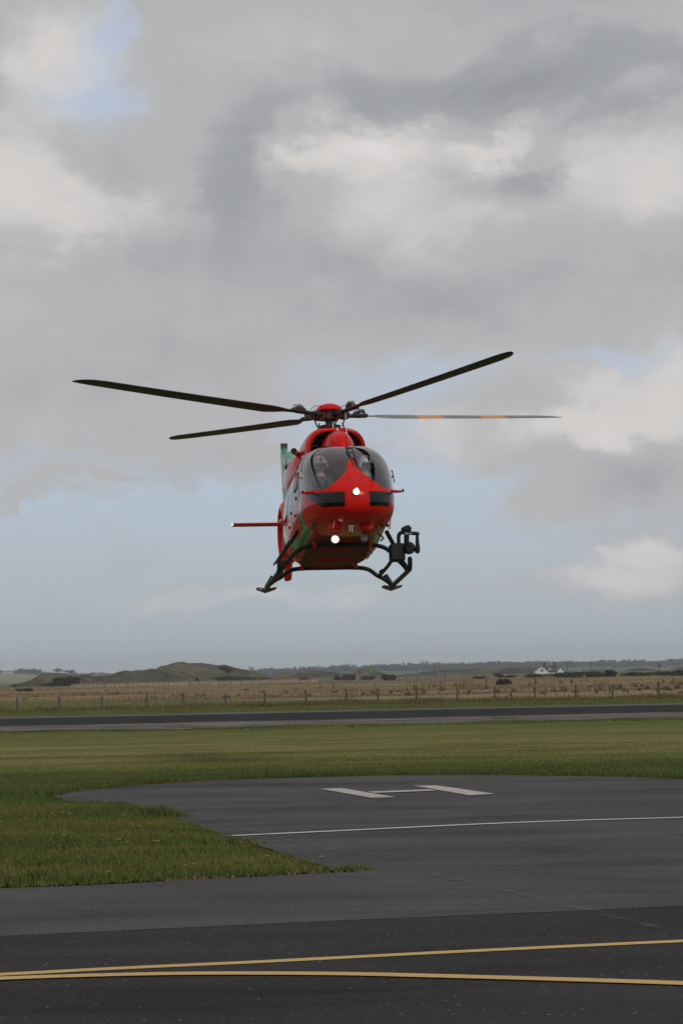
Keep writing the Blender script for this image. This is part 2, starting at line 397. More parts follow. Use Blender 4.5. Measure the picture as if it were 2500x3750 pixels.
class MB:
    def __init__(s): s.V = []; s.F = []
    def add(s, V, F):
        n = len(s.V); s.V += [Vector(v) for v in V]; s.F += [tuple(i + n for i in f) for f in F]; return s
    def box(s, c, d, R=None, taper=1.0, bev=0.0):
        hx, hy, hz = d[0] / 2, d[1] / 2, d[2] / 2
        V = []
        b = bev
        if b <= 0:
            for z in (-hz, hz):
                k = taper if z > 0 else 1
                V += [Vector((-hx * k, -hy * k, z)), Vector((hx * k, -hy * k, z)), Vector((hx * k, hy * k, z)), Vector((-hx * k, hy * k, z))]
            F = [(3, 2, 1, 0), (4, 5, 6, 7), (0, 1, 5, 4), (1, 2, 6, 5), (2, 3, 7, 6), (3, 0, 4, 7)]
        else:                                    # chamfered box: four octagonal rings
            def ring(z, k):
                x, y = hx - k, hy - k
                return [Vector((x, -hy + k + b, z)), Vector((x, hy - k - b, z)), Vector((x - b, y, z)), Vector((-x + b, y, z)),
                        Vector((-x, hy - k - b, z)), Vector((-x, -hy + k + b, z)), Vector((-x + b, -y, z)), Vector((x - b, -y, z))]
            rs = [ring(-hz, b), ring(-hz + b, 0), ring(hz - b, 0), ring(hz, b)]
            V = [v for r in rs for v in r]; F = []
            for i in range(3):
                for j in range(8): F.append((i * 8 + j, i * 8 + (j + 1) % 8, (i + 1) * 8 + (j + 1) % 8, (i + 1) * 8 + j))
            F.append(tuple(range(7, -1, -1))); F.append(tuple(range(24, 32)))
        if R is not None: V = [R @ v for v in V]
        return s.add([v + Vector(c) for v in V], F)
    def tube(s, P, r, n=10, cap=True, flat=1.0):
        P = [Vector(p) for p in P]; k = len(P)
        rr = r if isinstance(r, (list, tuple)) else [r] * k
        V = []; F = []; prev = None
        for i, p in enumerate(P):
            t = (P[min(i + 1, k - 1)] - P[max(i - 1, 0)]).normalized()
            if prev is None:
                a = Vector((0, 0, 1)) if abs(t.z) < .9 else Vector((1, 0, 0)); u = t.cross(a).normalized()
            else: u = (prev - t * prev.dot(t)).normalized()
            prev = u; w = t.cross(u)
            for j in range(n):
                a = 2 * PI * j / n; V.append(p + (u * math.cos(a) + w * math.sin(a) * flat) * rr[i])
        for i in range(k - 1):
            for j in range(n): F.append((i * n + j, i * n + (j + 1) % n, (i + 1) * n + (j + 1) % n, (i + 1) * n + j))
        if cap: F.append(tuple(range(n - 1, -1, -1))); F.append(tuple(range((k - 1) * n, k * n)))
        return s.add(V, F)
    def lathe(s, prof, axis='z', c=(0, 0, 0), n=24, R=None):      # prof: (radius, height)
        V = []; F = []; k = len(prof)
        for r, h in prof:
            for j in range(n):
                a = 2 * PI * j / n; v = Vector((r * math.cos(a), r * math.sin(a), h))
                if axis == 'x': v = Vector((v.z, v.x, v.y))
                if axis == 'y': v = Vector((v.y, v.z, v.x))
                if R is not None: v = R @ v
                V.append(v + Vector(c))
        for i in range(k - 1):
            for j in range(n): F.append((i * n + j, i * n + (j + 1) % n, (i + 1) * n + (j + 1) % n, (i + 1) * n + j))
        return s.add(V, F)
    def ball(s, c, r, n=16, m_=10, R=None):
        if not isinstance(r, (tuple, list)): r = (r, r, r)
        V = []; F = []
        for i in range(m_ + 1):
            a = -PI / 2 + PI * i / m_
            for j in range(n):
                b = 2 * PI * j / n; v = Vector((math.cos(a) * math.cos(b) * r[0], math.cos(a) * math.sin(b) * r[1], math.sin(a) * r[2]))
                if R is not None: v = R @ v
                V.append(v + Vector(c))
        for i in range(m_):
            for j in range(n): F.append((i * n + j, i * n + (j + 1) % n, (i + 1) * n + (j + 1) % n, (i + 1) * n + j))
        return s.add(V, F)
    def build(s, name, m_, parent=None, smooth=False):
        o = obj_from(name, s.V, s.F, m_, parent, smooth)
        if smooth:
            import bmesh
            bm = bmesh.new(); bm.from_mesh(o.data); bmesh.ops.remove_doubles(bm, verts=bm.verts, dist=1e-5)
            bmesh.ops.recalc_face_normals(bm, faces=bm.faces); bm.to_mesh(o.data); bm.free()
            o.data.polygons.foreach_set('use_smooth', np.ones(len(o.data.polygons), dtype=bool))
            try: o.data.set_sharp_from_angle(angle=rad(38))
            except Exception: pass
        return o
def bezier(P, n=8):                         # Catmull-Rom through P
    P = [Vector(p) for p in P]; out = []
    Q = [P[0] * 2 - P[1]] + P + [P[-1] * 2 - P[-2]]
    for i in range(1, len(Q) - 2):
        for k in range(n):
            t = k / n; a, b, c, d = Q[i - 1], Q[i], Q[i + 1], Q[i + 2]
            out.append(.5 * ((2 * b) + (c - a) * t + (2 * a - 5 * b + 4 * c - d) * t * t + (3 * b - 3 * c + d - a) * t ** 3))
    out.append(P[-1]); return out

def in_poly(x, y, poly):
    x = np.asarray(x); y = np.asarray(y); c = np.zeros(x.shape, bool); n = len(poly)
    for i in range(n):
        x1, y1 = poly[i][0], poly[i][1]; x2, y2 = poly[(i + 1) % n][0], poly[(i + 1) % n][1]
        if y1 == y2: continue
        c ^= ((y1 > y) != (y2 > y)) & (x < (x2 - x1) * (y - y1) / (y2 - y1) + x1)
    return c
def seg_dist(x, y, pts, closed=True):
    d = np.full(np.shape(x), 1e9); n = len(pts)
    for i in range(n if closed else n - 1):
        ax, ay = pts[i][0], pts[i][1]; bx, by = pts[(i + 1) % n][0], pts[(i + 1) % n][1]
        L = (bx - ax) ** 2 + (by - ay) ** 2 + 1e-12
        t = np.clip(((x - ax) * (bx - ax) + (y - ay) * (by - ay)) / L, 0, 1)
        d = np.minimum(d, np.hypot(x - ax - t * (bx - ax), y - ay - t * (by - ay)))
    return d
def sd_poly(x, y, poly):
    d = seg_dist(x, y, poly); return np.where(in_poly(x, y, poly), -d, d)

# ------------------------------------------------------------------ ground
def flat_sheet(name, pts, z, m_, kind='structure'):
    import bmesh
    bm = bmesh.new(); vs_ = [bm.verts.new((p[0], p[1], z)) for p in pts]
    f = bm.faces.new(vs_); bmesh.ops.triangulate(bm, faces=[f])
    bmesh.ops.recalc_face_normals(bm, faces=bm.faces)
    if sum(f_.normal.z for f_ in bm.faces) < 0: bmesh.ops.reverse_faces(bm, faces=bm.faces)
    me = bpy.data.meshes.new(name); bm.to_mesh(me); bm.free(); me.materials.append(m_)
    o = bpy.data.objects.new(name, me); COL.objects.link(o)
    if kind: o['kind'] = kind
    return o
def strip(name, pts, w, z, m_, kind='structure'):
    P = [Vector((p[0], p[1])) for p in pts]; V = []; F = []
    for i, p in enumerate(P):
        t = (P[min(i + 1, len(P) - 1)] - P[max(i - 1, 0)]).normalized(); n = Vector((-t.y, t.x))
        ww = w[i] if isinstance(w, (list, tuple)) else w
        V += [(p.x + n.x * ww / 2, p.y + n.y * ww / 2, z), (p.x - n.x * ww / 2, p.y - n.y * ww / 2, z)]
    for i in range(len(P) - 1): F.append((2 * i, 2 * i + 1, 2 * i + 3, 2 * i + 2))
    o = obj_from(name, V, F, m_)
    if kind: o['kind'] = kind
    return o

def hsh(i, k=0): return (math.sin(i * 12.9898 + k * 78.233) * 43758.5453) % 1
def vnoise(x, y, s):                          # cheap smooth value noise for terrain (numpy)
    x = x / s; y = y / s; xi = np.floor(x); yi = np.floor(y); fx = x - xi; fy = y - yi
    fx = fx * fx * (3 - 2 * fx); fy = fy * fy * (3 - 2 * fy)
    h = lambda a, b: np.mod(np.sin(a * 127.1 + b * 311.7) * 43758.5453, 1.0)
    return (h(xi, yi) * (1 - fx) + h(xi + 1, yi) * fx) * (1 - fy) + (h(xi, yi + 1) * (1 - fx) + h(xi + 1, yi + 1) * fx) * fy

def ground_z(x, y):
    x = np.asarray(x, float); y = np.asarray(y, float)
    far = np.clip((y - 185) / 120, 0, 1)
    return far * ((vnoise(x, y, 23) - .5) * .22 + (vnoise(x + 9, y, 90) - .5) * .25) - .006 * np.clip((y - 60) / 30, 0, 1)
def make_ground():
    ys = np.concatenate([np.linspace(-80, 180, 27), np.geomspace(190, 5750, 110)])
    us = np.linspace(-1, 1, 121); us = np.sign(us) * np.abs(us) ** 1.4
    X = us[None, :] * (120 + np.maximum(ys, 0)[:, None] * .42); Y = np.repeat(ys[:, None], len(us), 1)
    Z = ground_z(X, Y) - .012
    V = np.stack([X, Y, Z], -1).reshape(-1, 3); nr, nc = X.shape
    i, j = np.meshgrid(np.arange(nr - 1), np.arange(nc - 1), indexing='ij')
    a = (i * nc + j).ravel(); L = np.stack([a, a + 1, a + nc + 1, a + nc], -1).ravel()
    me = fast_mesh('ground', V, L, np.arange(len(a)) * 4, np.full(len(a), 4), [M['field']], smooth=True)
    o = bpy.data.objects.new('ground', me); COL.objects.link(o); o['kind'] = 'structure'
make_ground()

far_edge = [(2500, 2852), (2400, 2848), (2200, 2843), (2000, 2840), (1700, 2837), (1500, 2838), (1250, 2843), (1000, 2850), (800, 2857), (600, 2868), (450, 2880), (300, 2895), (230, 2905), (190, 2915)]
low_edge = [(250, 2934), (350, 2937), (460, 2939), (520, 2956), (560, 2972), (630, 2988), (700, 3013), (760, 3036), (830, 3060), (900, 3080), (1000, 3112), (1100, 3144), (1200, 3174), (1322, 3191)]
near_edge = [(1322, 3191), (1100, 3202), (800, 3216), (500, 3233), (250, 3245), (0, 3252)]
gf = [G(*p) for p in far_edge]; gl = [G(*p) for p in low_edge]; gn = [G(*p) for p in near_edge]
lastn = gn[-1] + (gn[-1] - gn[-3]).normalized() * 60
right_ext = [Vector((60, 30, 0)), Vector((40, 36, 0)), Vector((14, 41.0, 0)), Vector((9.5, 44.6, 0)), Vector((7, 46.8, 0))]
gf = bezier(gf, 4)
apron_poly = right_ext + gf + gl + gn[1:] + [lastn, Vector((-60, -40, 0)), Vector((60, -40, 0))]
flat_sheet('helipad_apron', apron_poly, 0.0, M['apron'])
island = gf[-1:] + gl + gn[1:] + [lastn, Vector((-60, 41, 0)), Vector((-12, 42, 0))]

seam = [G(-700, 3461), G(0, 3430), G(600, 3402), G(1250, 3372), G(1900, 3345), G(2500, 3319), G(3200, 3288)]
def ext(P, L=40):
    P = list(P); return [P[0] + (P[0] - P[1]).normalized() * L] + P + [P[-1] + (P[-1] - P[-2]).normalized() * L]
se = ext(seam)
flat_sheet('taxiway', [(p.x, p.y) for p in se] + [(60, -40), (-60, -40)], .004, M['lane'])
strip('tar_joint', bezier([G(x, y + hsh(x) * 2) for x, y in [(-300, 3444), (0, 3430), (300, 3417), (600, 3402), (900, 3389), (1250, 3372), (1500, 3362), (1750, 3351), (2000, 3341), (2500, 3319), (2900, 3301)]], 4),
      [0.018 + .02 * hsh(i, 3) for i in range(41)], .008, M['tar'])
strip('tar_joint', bezier([G(x, y) for x, y in [(1420, 3186), (1560, 3181), (1800, 3174), (2100, 3160), (2300, 3154), (2500, 3146), (2800, 3133)]], 4),
      [0.004 + .02 * hsh(i, 5) for i in range(25)], .008, M['tar'])
strip('tar_joint', bezier([G(x, y) for x, y in [(1250, 3252), (1500, 3248), (1750, 3238), (2000, 3226), (2250, 3218), (2500, 3208), (2800, 3195)]], 4),
      [0.002 + .014 * hsh(i, 8) for i in range(25)], .008, M['tar'])
strip('white_line', bezier([G(838, 3063), G(1250, 3044), G(1750, 3020), G(2150, 3005), G(2500, 2995), G(3000, 2975)], 4), .17, .008, M['white_line'])
strip('yellow_line', ext(bezier([G(-400, 3590), G(0, 3573), G(440, 3550), G(900, 3529), G(1250, 3511), G(1800, 3483), G(2500, 3450), G(3100, 3424)], 4), 20), .165, .008, M['yellow_line'])
strip('yellow_line', ext(bezier([G(-400, 3612), G(0, 3590), G(440, 3576), G(800, 3571), G(1250, 3573), G(1600, 3581), G(2000, 3592), G(2500, 3608), G(3000, 3630)], 4), 20), .18, .0121, M['yellow_line'])
def hmark():
    z = .008
    L = [G(1172, 2890), G(1252, 2888), G(1448, 2921), G(1356, 2923)]
    Rr = [G(1512, 2879), G(1598, 2878), G(1812, 2909), G(1718, 2914)]
    o = []
    C_ = [G(1345, 2902), G(1368, 2906.5), G(1598, 2898.5), G(1570, 2893.5)]
    V = []; F = []
    for q, zz in ((L, z), (Rr, z), (C_, z + .004)):
        n = len(V); V += [(p.x, p.y, zz) for p in q]; F.append((n + 3, n + 2, n + 1, n))
    o = obj_from('letter_h_marking', V, F, M['h_paint']); o['kind'] = 'structure'
hmark()
# pale scuffed arcs left by wheels on the pad
def scuff_f(t, b):
    p = pos(t); b.inputs['Base Color'].default_value = (.17, .165, .16, 1); b.inputs['Roughness'].default_value = .9
    n = noise(t, p, 3.5, 6, .7); t.links.new((n.step(.42, .72) * .42).o, b.inputs['Alpha'])
M['scuff'] = mat('scuff_chalk', scuff_f)
for P, w in (([(560, 2925), (640, 2960), (720, 2990), (850, 3030), (1000, 3065), (1150, 3100), (1290, 3135)], .09),
             ([(760, 3000), (950, 3050), (1100, 3085), (1250, 3110)], .05),
             ([(1560, 3200), (1760, 3245), (2000, 3300), (2200, 3350), (2400, 3400), (2600, 3445)], .10), ([(1100, 3195), (1350, 3215), (1500, 3255)], .05)):
    strip('scuff_mark', bezier([G(*p) for p in P], 5), w, .0125, M['scuff'])

flat_sheet('runway', [(-900, 114), (900, 114), (900, 137.5), (-900, 137.5)], 0.0, M['runway'])
def wob(y, a, seed, x0=-60, x1=60, n=160):
    return [(x0 + (x1 - x0) * i / n, y + a * (vnoise(np.array(i * 1.0), np.array(seed * 7.0), 6) - .5) + a * .6 * (hsh(i, seed) - .5)) for i in range(n + 1)]
def band(name, A, B, z, m_):
    n = len(A); V = [(p[0], p[1], z) for p in A] + [(p[0], p[1], z) for p in B]
    o = obj_from(name, V, [(i, i + 1, n + i + 1, n + i) for i in range(n - 1)], m_); o['kind'] = 'structure'
def wrap(L): return [(-900, L[0][1])] + L + [(900, L[-1][1])]
band('runway_shoulder', wrap(wob(137.5, .25, 4)), wrap(wob(143.6, .9, 2)), .004, M['runway_edge'])
band('gravel_strip', wrap(wob(101.5, 4.0, 1)), wrap(wob(114.6, 1.6, 9)), .0065, M['gravel'])

# ------------------------------------------------------------------ grass (stuff)
def blades(name, X, Y, H, W_, m_, Z=0.0, lean=.5, segs=2):
    n = len(X); a = RNG.uniform(0, 2 * PI, n); la = RNG.uniform(0, 2 * PI, n); l = RNG.uniform(.1, 1, n) * lean * H
    ca, sa = np.cos(a) * W_ / 2, np.sin(a) * W_ / 2; lx, ly = np.cos(la) * l, np.sin(la) * l
    Zb = np.broadcast_to(Z, (n,)) - .01
    B0 = np.stack([X - ca, Y - sa, Zb], -1); B1 = np.stack([X + ca, Y + sa, Zb], -1)
    T = np.stack([X + lx, Y + ly, Zb + H], -1)
    if segs == 1:
        V = np.stack([B0, B1, T], 1).reshape(-1, 3); L = np.arange(3 * n)
        me = fast_mesh(name, V, L, np.arange(n) * 3, np.full(n, 3), [m_])
    else:
        M0 = np.stack([X - ca * .8 + lx * .3, Y - sa * .8 + ly * .3, Zb + H * .6], -1); M1 = np.stack([X + ca * .8 + lx * .3, Y + sa * .8 + ly * .3, Zb + H * .6], -1)
        V = np.stack([B0, B1, M1, M0, T], 1).reshape(-1, 3); b = np.arange(n) * 5
        L = np.stack([b, b + 1, b + 2, b + 3, b + 3, b + 2, b + 4], -1).ravel()
        st = np.stack([np.arange(n) * 7, np.arange(n) * 7 + 4], -1).ravel(); tt = np.tile([4, 3], n)
        me = fast_mesh(name, V, L, st, tt, [m_])
    o = bpy.data.objects.new(name, me); COL.objects.link(o); return o
ipoly = [(p.x, p.y) for p in island]
apoly = [(p.x, p.y) for p in apron_poly]
def sample(n, x0, x1, y0, y1): return RNG.uniform(x0, x1, n), RNG.uniform(y0, y1, n)
x, y = sample(420000, -9, 1.2, 23.5, 43.5)
k = in_poly(x, y, ipoly) & (x > -2.2 - y * .115)
x, y = x[k], y[k]
hn = vnoise(x, y, .9) * .6 + vnoise(x + 50, y, .25) * .5
ed = seg_dist(x, y, [(p.x, p.y) for p in gl + gn[1:]], False)
H = (.028 + .055 * hn) * RNG.uniform(.6, 1.3, len(x)) * np.clip(.45 + ed * 1.2, .45, 1)
o = blades('island_grass', x, y, H, RNG.uniform(.004, .008, len(x)), M['blade'], lean=.7)
tag(o, 'green grass of the island left of the pad, dotted with yellow flowers', 'grass', kind='stuff')
print('island blades', len(x))
x, y = sample(330000, -11, 11, 43, 101)
k = ~in_poly(x, y, apoly) & (np.abs(x) < 1.6 + y * .115)
x, y = x[k], y[k]; ed = seg_dist(x, y, [(p.x, p.y) for p in gf], False)
H = (.012 + .03 * vnoise(x, y, 1.3)) * RNG.uniform(.4, 1.3, len(x)) * np.clip(1.6 - ed * .2, .9, 1.6)
o = blades('field_grass', x, y, H, RNG.uniform(.010, .02, len(x)), M['blade'], Z=-.03 * np.clip((y - 60) / 30, 0, 1), lean=.9, segs=1)
tag(o, 'mown green and straw coloured grass between the pad and the runway', 'grass', kind='stuff')
# denser ragged rim along the far edge of the pad
P = gf; seg = RNG.integers(0, len(P) - 1, 26000); tt = RNG.uniform(0, 1, 26000)
x = np.array([P[s].x for s in seg]) * (1 - tt) + np.array([P[s + 1].x for s in seg]) * tt + RNG.normal(0, .04, 26000)
y = np.array([P[s].y for s in seg]) * (1 - tt) + np.array([P[s + 1].y for s in seg]) * tt + np.abs(RNG.normal(.05, .45, 26000))
o = blades('rim_grass', x, y, RNG.uniform(.025, .075, 26000) * (.6 + .8 * vnoise(x, y, .4)), RNG.uniform(.008, .014, 26000), M['blade'], lean=.7)
tag(o, 'ragged dark green grass along the far rim of the helipad', 'grass', kind='stuff')
# dead grass at near island edge
def along(P, n, s):
    P = [Vector(p) for p in P]; seg = RNG.integers(0, len(P) - 1, n); tt = RNG.uniform(0, 1, n)
    return (np.array([P[q].x for q in seg]) * (1 - tt) + np.array([P[q + 1].x for q in seg]) * tt + RNG.normal(0, s, n),
            np.array([P[q].y for q in seg]) * (1 - tt) + np.array([P[q + 1].y for q in seg]) * tt + RNG.normal(0, s, n))
x, y = along(bezier(gn, 3), 2600, .03); k = (x > -7) & (vnoise(x * 1.0, y, .35) > .42); x, y = x[k], y[k]
k = RNG.uniform(0, 1, len(x)) < np.clip((-x - .2) / 3, .06, 1); x, y = x[k], y[k]
o = blades('dead_grass', x, y, RNG.uniform(.012, .045, len(x)), RNG.uniform(.005, .009, len(x)), M['dry_blade'], lean=1.6)
tag(o, 'dead straw coloured grass along the near edge of the island', 'grass', kind='stuff')

def tussock(px, py, rx, n, h, label):
    c = G(px, py); e = empty('grass_tussock', (c.x, c.y, 0)); tag(e, label, 'grass tuft')
    x = RNG.normal(0, rx, n); y = RNG.normal(0, rx * .7, n)
    o = blades('blades', x, y, h * RNG.uniform(.4, 1.1, n) * np.exp(-(x / rx) ** 2 * .4), RNG.uniform(.005, .009, n), M['blade'], lean=1.1)
    o.parent = e; o['kind'] = 'stuff'
    x = RNG.normal(0, rx * .8, n // 6); y = RNG.normal(0, rx * .5, n // 6)
    o = blades('seed_stalks', x, y, h * RNG.uniform(.7, 1.1, n // 6), .003, M['blade'], lean=.9, segs=1); o.parent = e; o['kind'] = 'stuff'
tussock(575, 2992, .22, 1500, .17, 'tall green tuft of grass where the island meets the pad below its tip')
tussock(775, 3092, .30, 1600, .12, 'pale low tuft of long grass beside the left end of the white line')
tussock(1290, 3186, .14, 500, .07, 'small tuft at the pointed right end of the grass island')
tussock(130, 3225, .12, 250, .15, 'thin pale tuft near the left edge of the photo beside the taxiway')

def flower(px, py, lab, first=[None]):
    c = G(px, py)
    e = empty('dandelion', (c.x, c.y, 0)); tag(e, lab, 'flower', 'yellow dandelions in the grass island')
    h = .055 + .02 * hsh(px)
    if first[0] is None:
        mb = MB(); mb.tube([(0, 0, 0), (.004, 0, .05), (0, 0, .1)], .003, 5); a = mb.build('stem', M['stem'])
        mb = MB()
        for r, z, nn in ((.026, .104, 12), (.018, .110, 10), (.010, .114, 7)):
            for i in range(nn):
                q = 2 * PI * i / nn; d = Vector((math.cos(q), math.sin(q), .15)); w = Vector((-math.sin(q), math.cos(q), 0)) * .005
                mb.add([Vector((0, 0, z - .006)) - w * .3, Vector((0, 0, z - .006)) + w * .3, d * r + w + Vector((0, 0, z)), d * r - w + Vector((0, 0, z))], [(0, 1, 2, 3)])
        mb.ball((0, 0, .106), (.010, .010, .008), 8, 6)
        b = mb.build('flower_head', M['flower']); first[0] = (a, b)
    else:
        a, b = (q.copy() for q in first[0]); COL.objects.link(a); COL.objects.link(b)
    a.parent = e; b.parent = e; e.scale = (.7, .7, h / .1)
for p, lab in [((388, 2957), "highest dandelion, just below the tip of the pad's left end"),
          ((90, 2966), 'pale yellow speck of a dandelion highest on the far left of the island'),
          ((192, 3000), 'leftmost dandelion of the three in a short row in the upper left of the island'),
          ((230, 2997), 'middle dandelion of the three in a short row in the upper left of the island'),
          ((257, 3001), 'rightmost dandelion of the three in a short row in the upper left of the island'),
          ((95, 3018), 'left flower of a tight dandelion pair in the upper left of the island'),
          ((103, 3019), 'right flower of a tight dandelion pair in the upper left of the island'),
          ((500, 3017), 'dandelion just below the tall green grass tuft'),
          ((455, 3006), 'dandelion down to the left of the tall green grass tuft'),
          ((196, 3075), "left of two well spaced dandelions level with the white line's end"),
          ((236, 3080), "right of two well spaced dandelions level with the white line's end"),
          ((517, 3061), 'lower flower of the dandelion pair in the middle of the island'),
          ((515, 3050), 'upper flower of the dandelion pair in the middle of the island'),
          ((431, 3096), "upper flower of the loose dandelion cluster left of the island's middle"),
          ((441, 3102), "middle flower of the loose dandelion cluster left of the island's middle"),
          ((467, 3105), "right flower of the loose dandelion cluster left of the island's middle"),
          ((565, 3103), "left flower of the close dandelion pair below the island's middle"),
          ((580, 3104), "right flower of the close dandelion pair below the island's middle"),
          ((674, 3080), 'lone dandelion left of the pale tuft beside the white line'),
          ((712, 3192), 'upper right flower of the two dandelions close to the taxiway edge'),
          ((679, 3200), 'lower left flower of the two dandelions close to the taxiway edge'),
          ((1178, 3166), 'rightmost dandelion, near the pointed end of the grass island'),
          ((980, 3165), "lone dandelion halfway between the white line's end and the island's point"),
          ((398, 3225), 'dandelion nearest the taxiway, in the dead grass of the near edge'),
          ((5, 3030), 'dandelion cut by the left edge of the photo, upper one'),
          ((76, 3022), 'dandelion just left of the tight pair in the upper left of the island')]:
    flower(*p, lab)

# verge beyond the runway
x, y = sample(40000, -24, 24, 144, 176); H = .05 + .10 * vnoise(x, y, 3)
o = blades('verge_grass', x, y, H, .03, M['blade'], Z=-.03, lean=.8, segs=1); tag(o, 'green grass verge between the runway and the fence', 'grass', kind='stuff')
x, y = sample(60000, -22, 22, 98, 112); k = vnoise(x, y * 2.2, 2.6) * .7 + vnoise(x, y * 2, .8) * .3 > .50 + .035 * np.clip(y - 101, 0, 20); x, y = x[k], y[k]
o = blades('creeping_grass', x, y, .04 + .05 * vnoise(x, y, .9), .03, M['blade'], lean=.9, segs=1); tag(o, 'patchy grass creeping over the near edge of the gravel strip', 'grass', kind='stuff')
x, y = sample(26000, -26, 26, 165, 181); k = vnoise(x, y, 1.7) * .7 + vnoise(x, y * 2, .6) * .3 > .42; x, y = x[k], y[k]
H = (.08 + .42 * np.clip(vnoise(x, y, 2.1) - .25, 0, 1)) * RNG.uniform(.5, 1.2, len(x))
o = blades('verge_weeds', x, y, H, .05, M['weed'], Z=-.03, lean=.7, segs=1); tag(o, 'brown weeds growing along the foot of the post fence', 'weeds', kind='stuff')
x, y = sample(30000, -60, 60, 176, 640); k = (np.abs(x) < 4 + y * .115) & ((y + 1.55 * x) > 200) ; x, y = x[k], y[k]
x2, y2 = sample(60000, -70, 70, 176, 640); k = (np.abs(x2) < 4 + y2 * .115) & ((y2 + 1.55 * x2) > 205) & (vnoise(x2, y2 * .4, 7) > .45); x = np.r_[x, x2[k]]; y = np.r_[y, y2[k]]
H = (.06 + .26 * np.clip(vnoise(x, y * .5, 9) * 1.6 - .4, 0, 1)) * RNG.uniform(.5, 1.2, len(x))
o = blades('dry_meadow_grass', x, y, H, RNG.uniform(.04, .11, len(x)), M['meadow_blade'], Z=ground_z(x, y), lean=.9, segs=1); tag(o, 'tall dry straw coloured grass of the meadow beyond the fence', 'grass', kind='stuff')
x, y = sample(16000, -60, 60, 600, 640); k = (px_ := (x / y * FPX + CW / 2)) < 1150; k &= (px_ > 250) & (vnoise(x, y, 6) > .3); x, y = x[k], y[k]
o = blades('bright_grass_bank', x, y, RNG.uniform(.5, 1.1, len(x)), .12, M['pale_blade'], Z=ground_z(x, y), lean=.6, segs=1); tag(o, 'pale line of dry grass below the big dune', 'grass', kind='stuff')
x, y = sample(9000, -45, 45, 184, 300); k = ((y + 1.55 * x) < 215) & (vnoise(x, y, 2.5) > .35); x, y = x[k], y[k]
o = blades('straw_wisps', x, y, RNG.uniform(.15, .45, len(x)), .025, M['meadow_blade'], Z=ground_z(x, y), lean=.7, segs=1); tag(o, 'thin straw coloured stalks in the green strip behind the post fence', 'grass', kind='stuff')
# dock stalks
cx, cy = sample(120, -60, 60, 195, 420); k = (np.abs(cx) < 3 + cy * .112) & ((cy + 1.55 * cx) > 210); cx, cy = cx[k], cy[k]
xs = []; ys = []; hs = []
for a, b in zip(cx, cy):
    big = (.3 + .75 * hsh(a, 2) ** 1.5) * (1.1 if a > -5 else .6); nn = int(3 + 16 * hsh(a) ** 2); sp = .12 + .8 * hsh(b) ** 2
    xs.append(RNG.normal(a, sp, nn)); ys.append(RNG.normal(b, sp, nn)); hs.append(big * RNG.uniform(.4, 1, nn))
x, y, H = np.concatenate(xs), np.concatenate(ys), np.concatenate(hs)
o = blades('dock_weeds', x, y, H, .07, M['dock'], Z=ground_z(x, y), lean=.45, segs=2); tag(o, 'dark brown dock stalks standing in the dry meadow', 'weeds', kind='stuff')

# ------------------------------------------------------------------ fences
def fence(name, posts, h, r, label, wires=True, m_=None):
    e = empty(name, tuple(posts[0])); tag(e, label, 'fence'); c0 = Vector(posts[0])
    base = None
    for i, p in enumerate(posts):
        p = Vector(p); l = p - c0
        mb = MB(); n = 8
        tilt = Vector(((hsh(i, 1) - .5) * .12, (hsh(i, 2) - .5) * .1, 0)) * h
        hh = h * (.9 + .2 * hsh(i, 4)); rr = r * (.85 + .35 * hsh(i, 6))
        mb.tube([l + Vector((0, 0, -.25)), l + tilt * .5 + Vector((0, 0, hh * .5)), l + tilt + Vector((0, 0, hh)), l + tilt + Vector((0, 0, hh + rr * .25))], [rr * 1.06, rr, rr * .95, rr * .6], n)
        mb.build('post', M['post'], e)
    if wires:
        for z in (.35, .6, .85):
            mb = MB(); mb.tube([Vector(p) - c0 + Vector((0, -r, h * z)) for p in posts], .004, 4); mb.build('wire', M['wire'], e)
YF = 176
pp = [(65, 2603), (219, 2600), (373, 2599), (537, 2598), (673, 2592), (828, 2590), (970, 2589), (1123, 2581), (1268, 2583), (1384, 2580), (1525, 2576), (1673, 2573), (1813, 2567), (1958, 2566), (2108, 2562), (2240, 2560), (2408, 2553)]
P = []
for px, py in pp:
    q = at(px, py, YF); P.append(Vector((q.x, YF + (hsh(px) - .5) * .3, -.03)))
st = (P[-1] - P[0]) / 16
P = [P[0] - st * k for k in (3, 2, 1)] + P + [P[-1] + st * k for k in (1, 2, 3)]
fence('post_fence', P, .80, .058, 'weathered wooden post fence standing in weeds behind the runway')
P = []
for i in range(46):
    px = 60 + i * 38 + 10 * hsh(i); q = at(px, 2500, 560); P.append(Vector((q.x, 560 + (hsh(i, 3) - .5) * 3 + i * 1.2, float(ground_z(q.x, 560)))))
fence('pasture_fence', P, 0.8, .05, 'distant fence of small posts crossing the field below the dunes', wires=False)

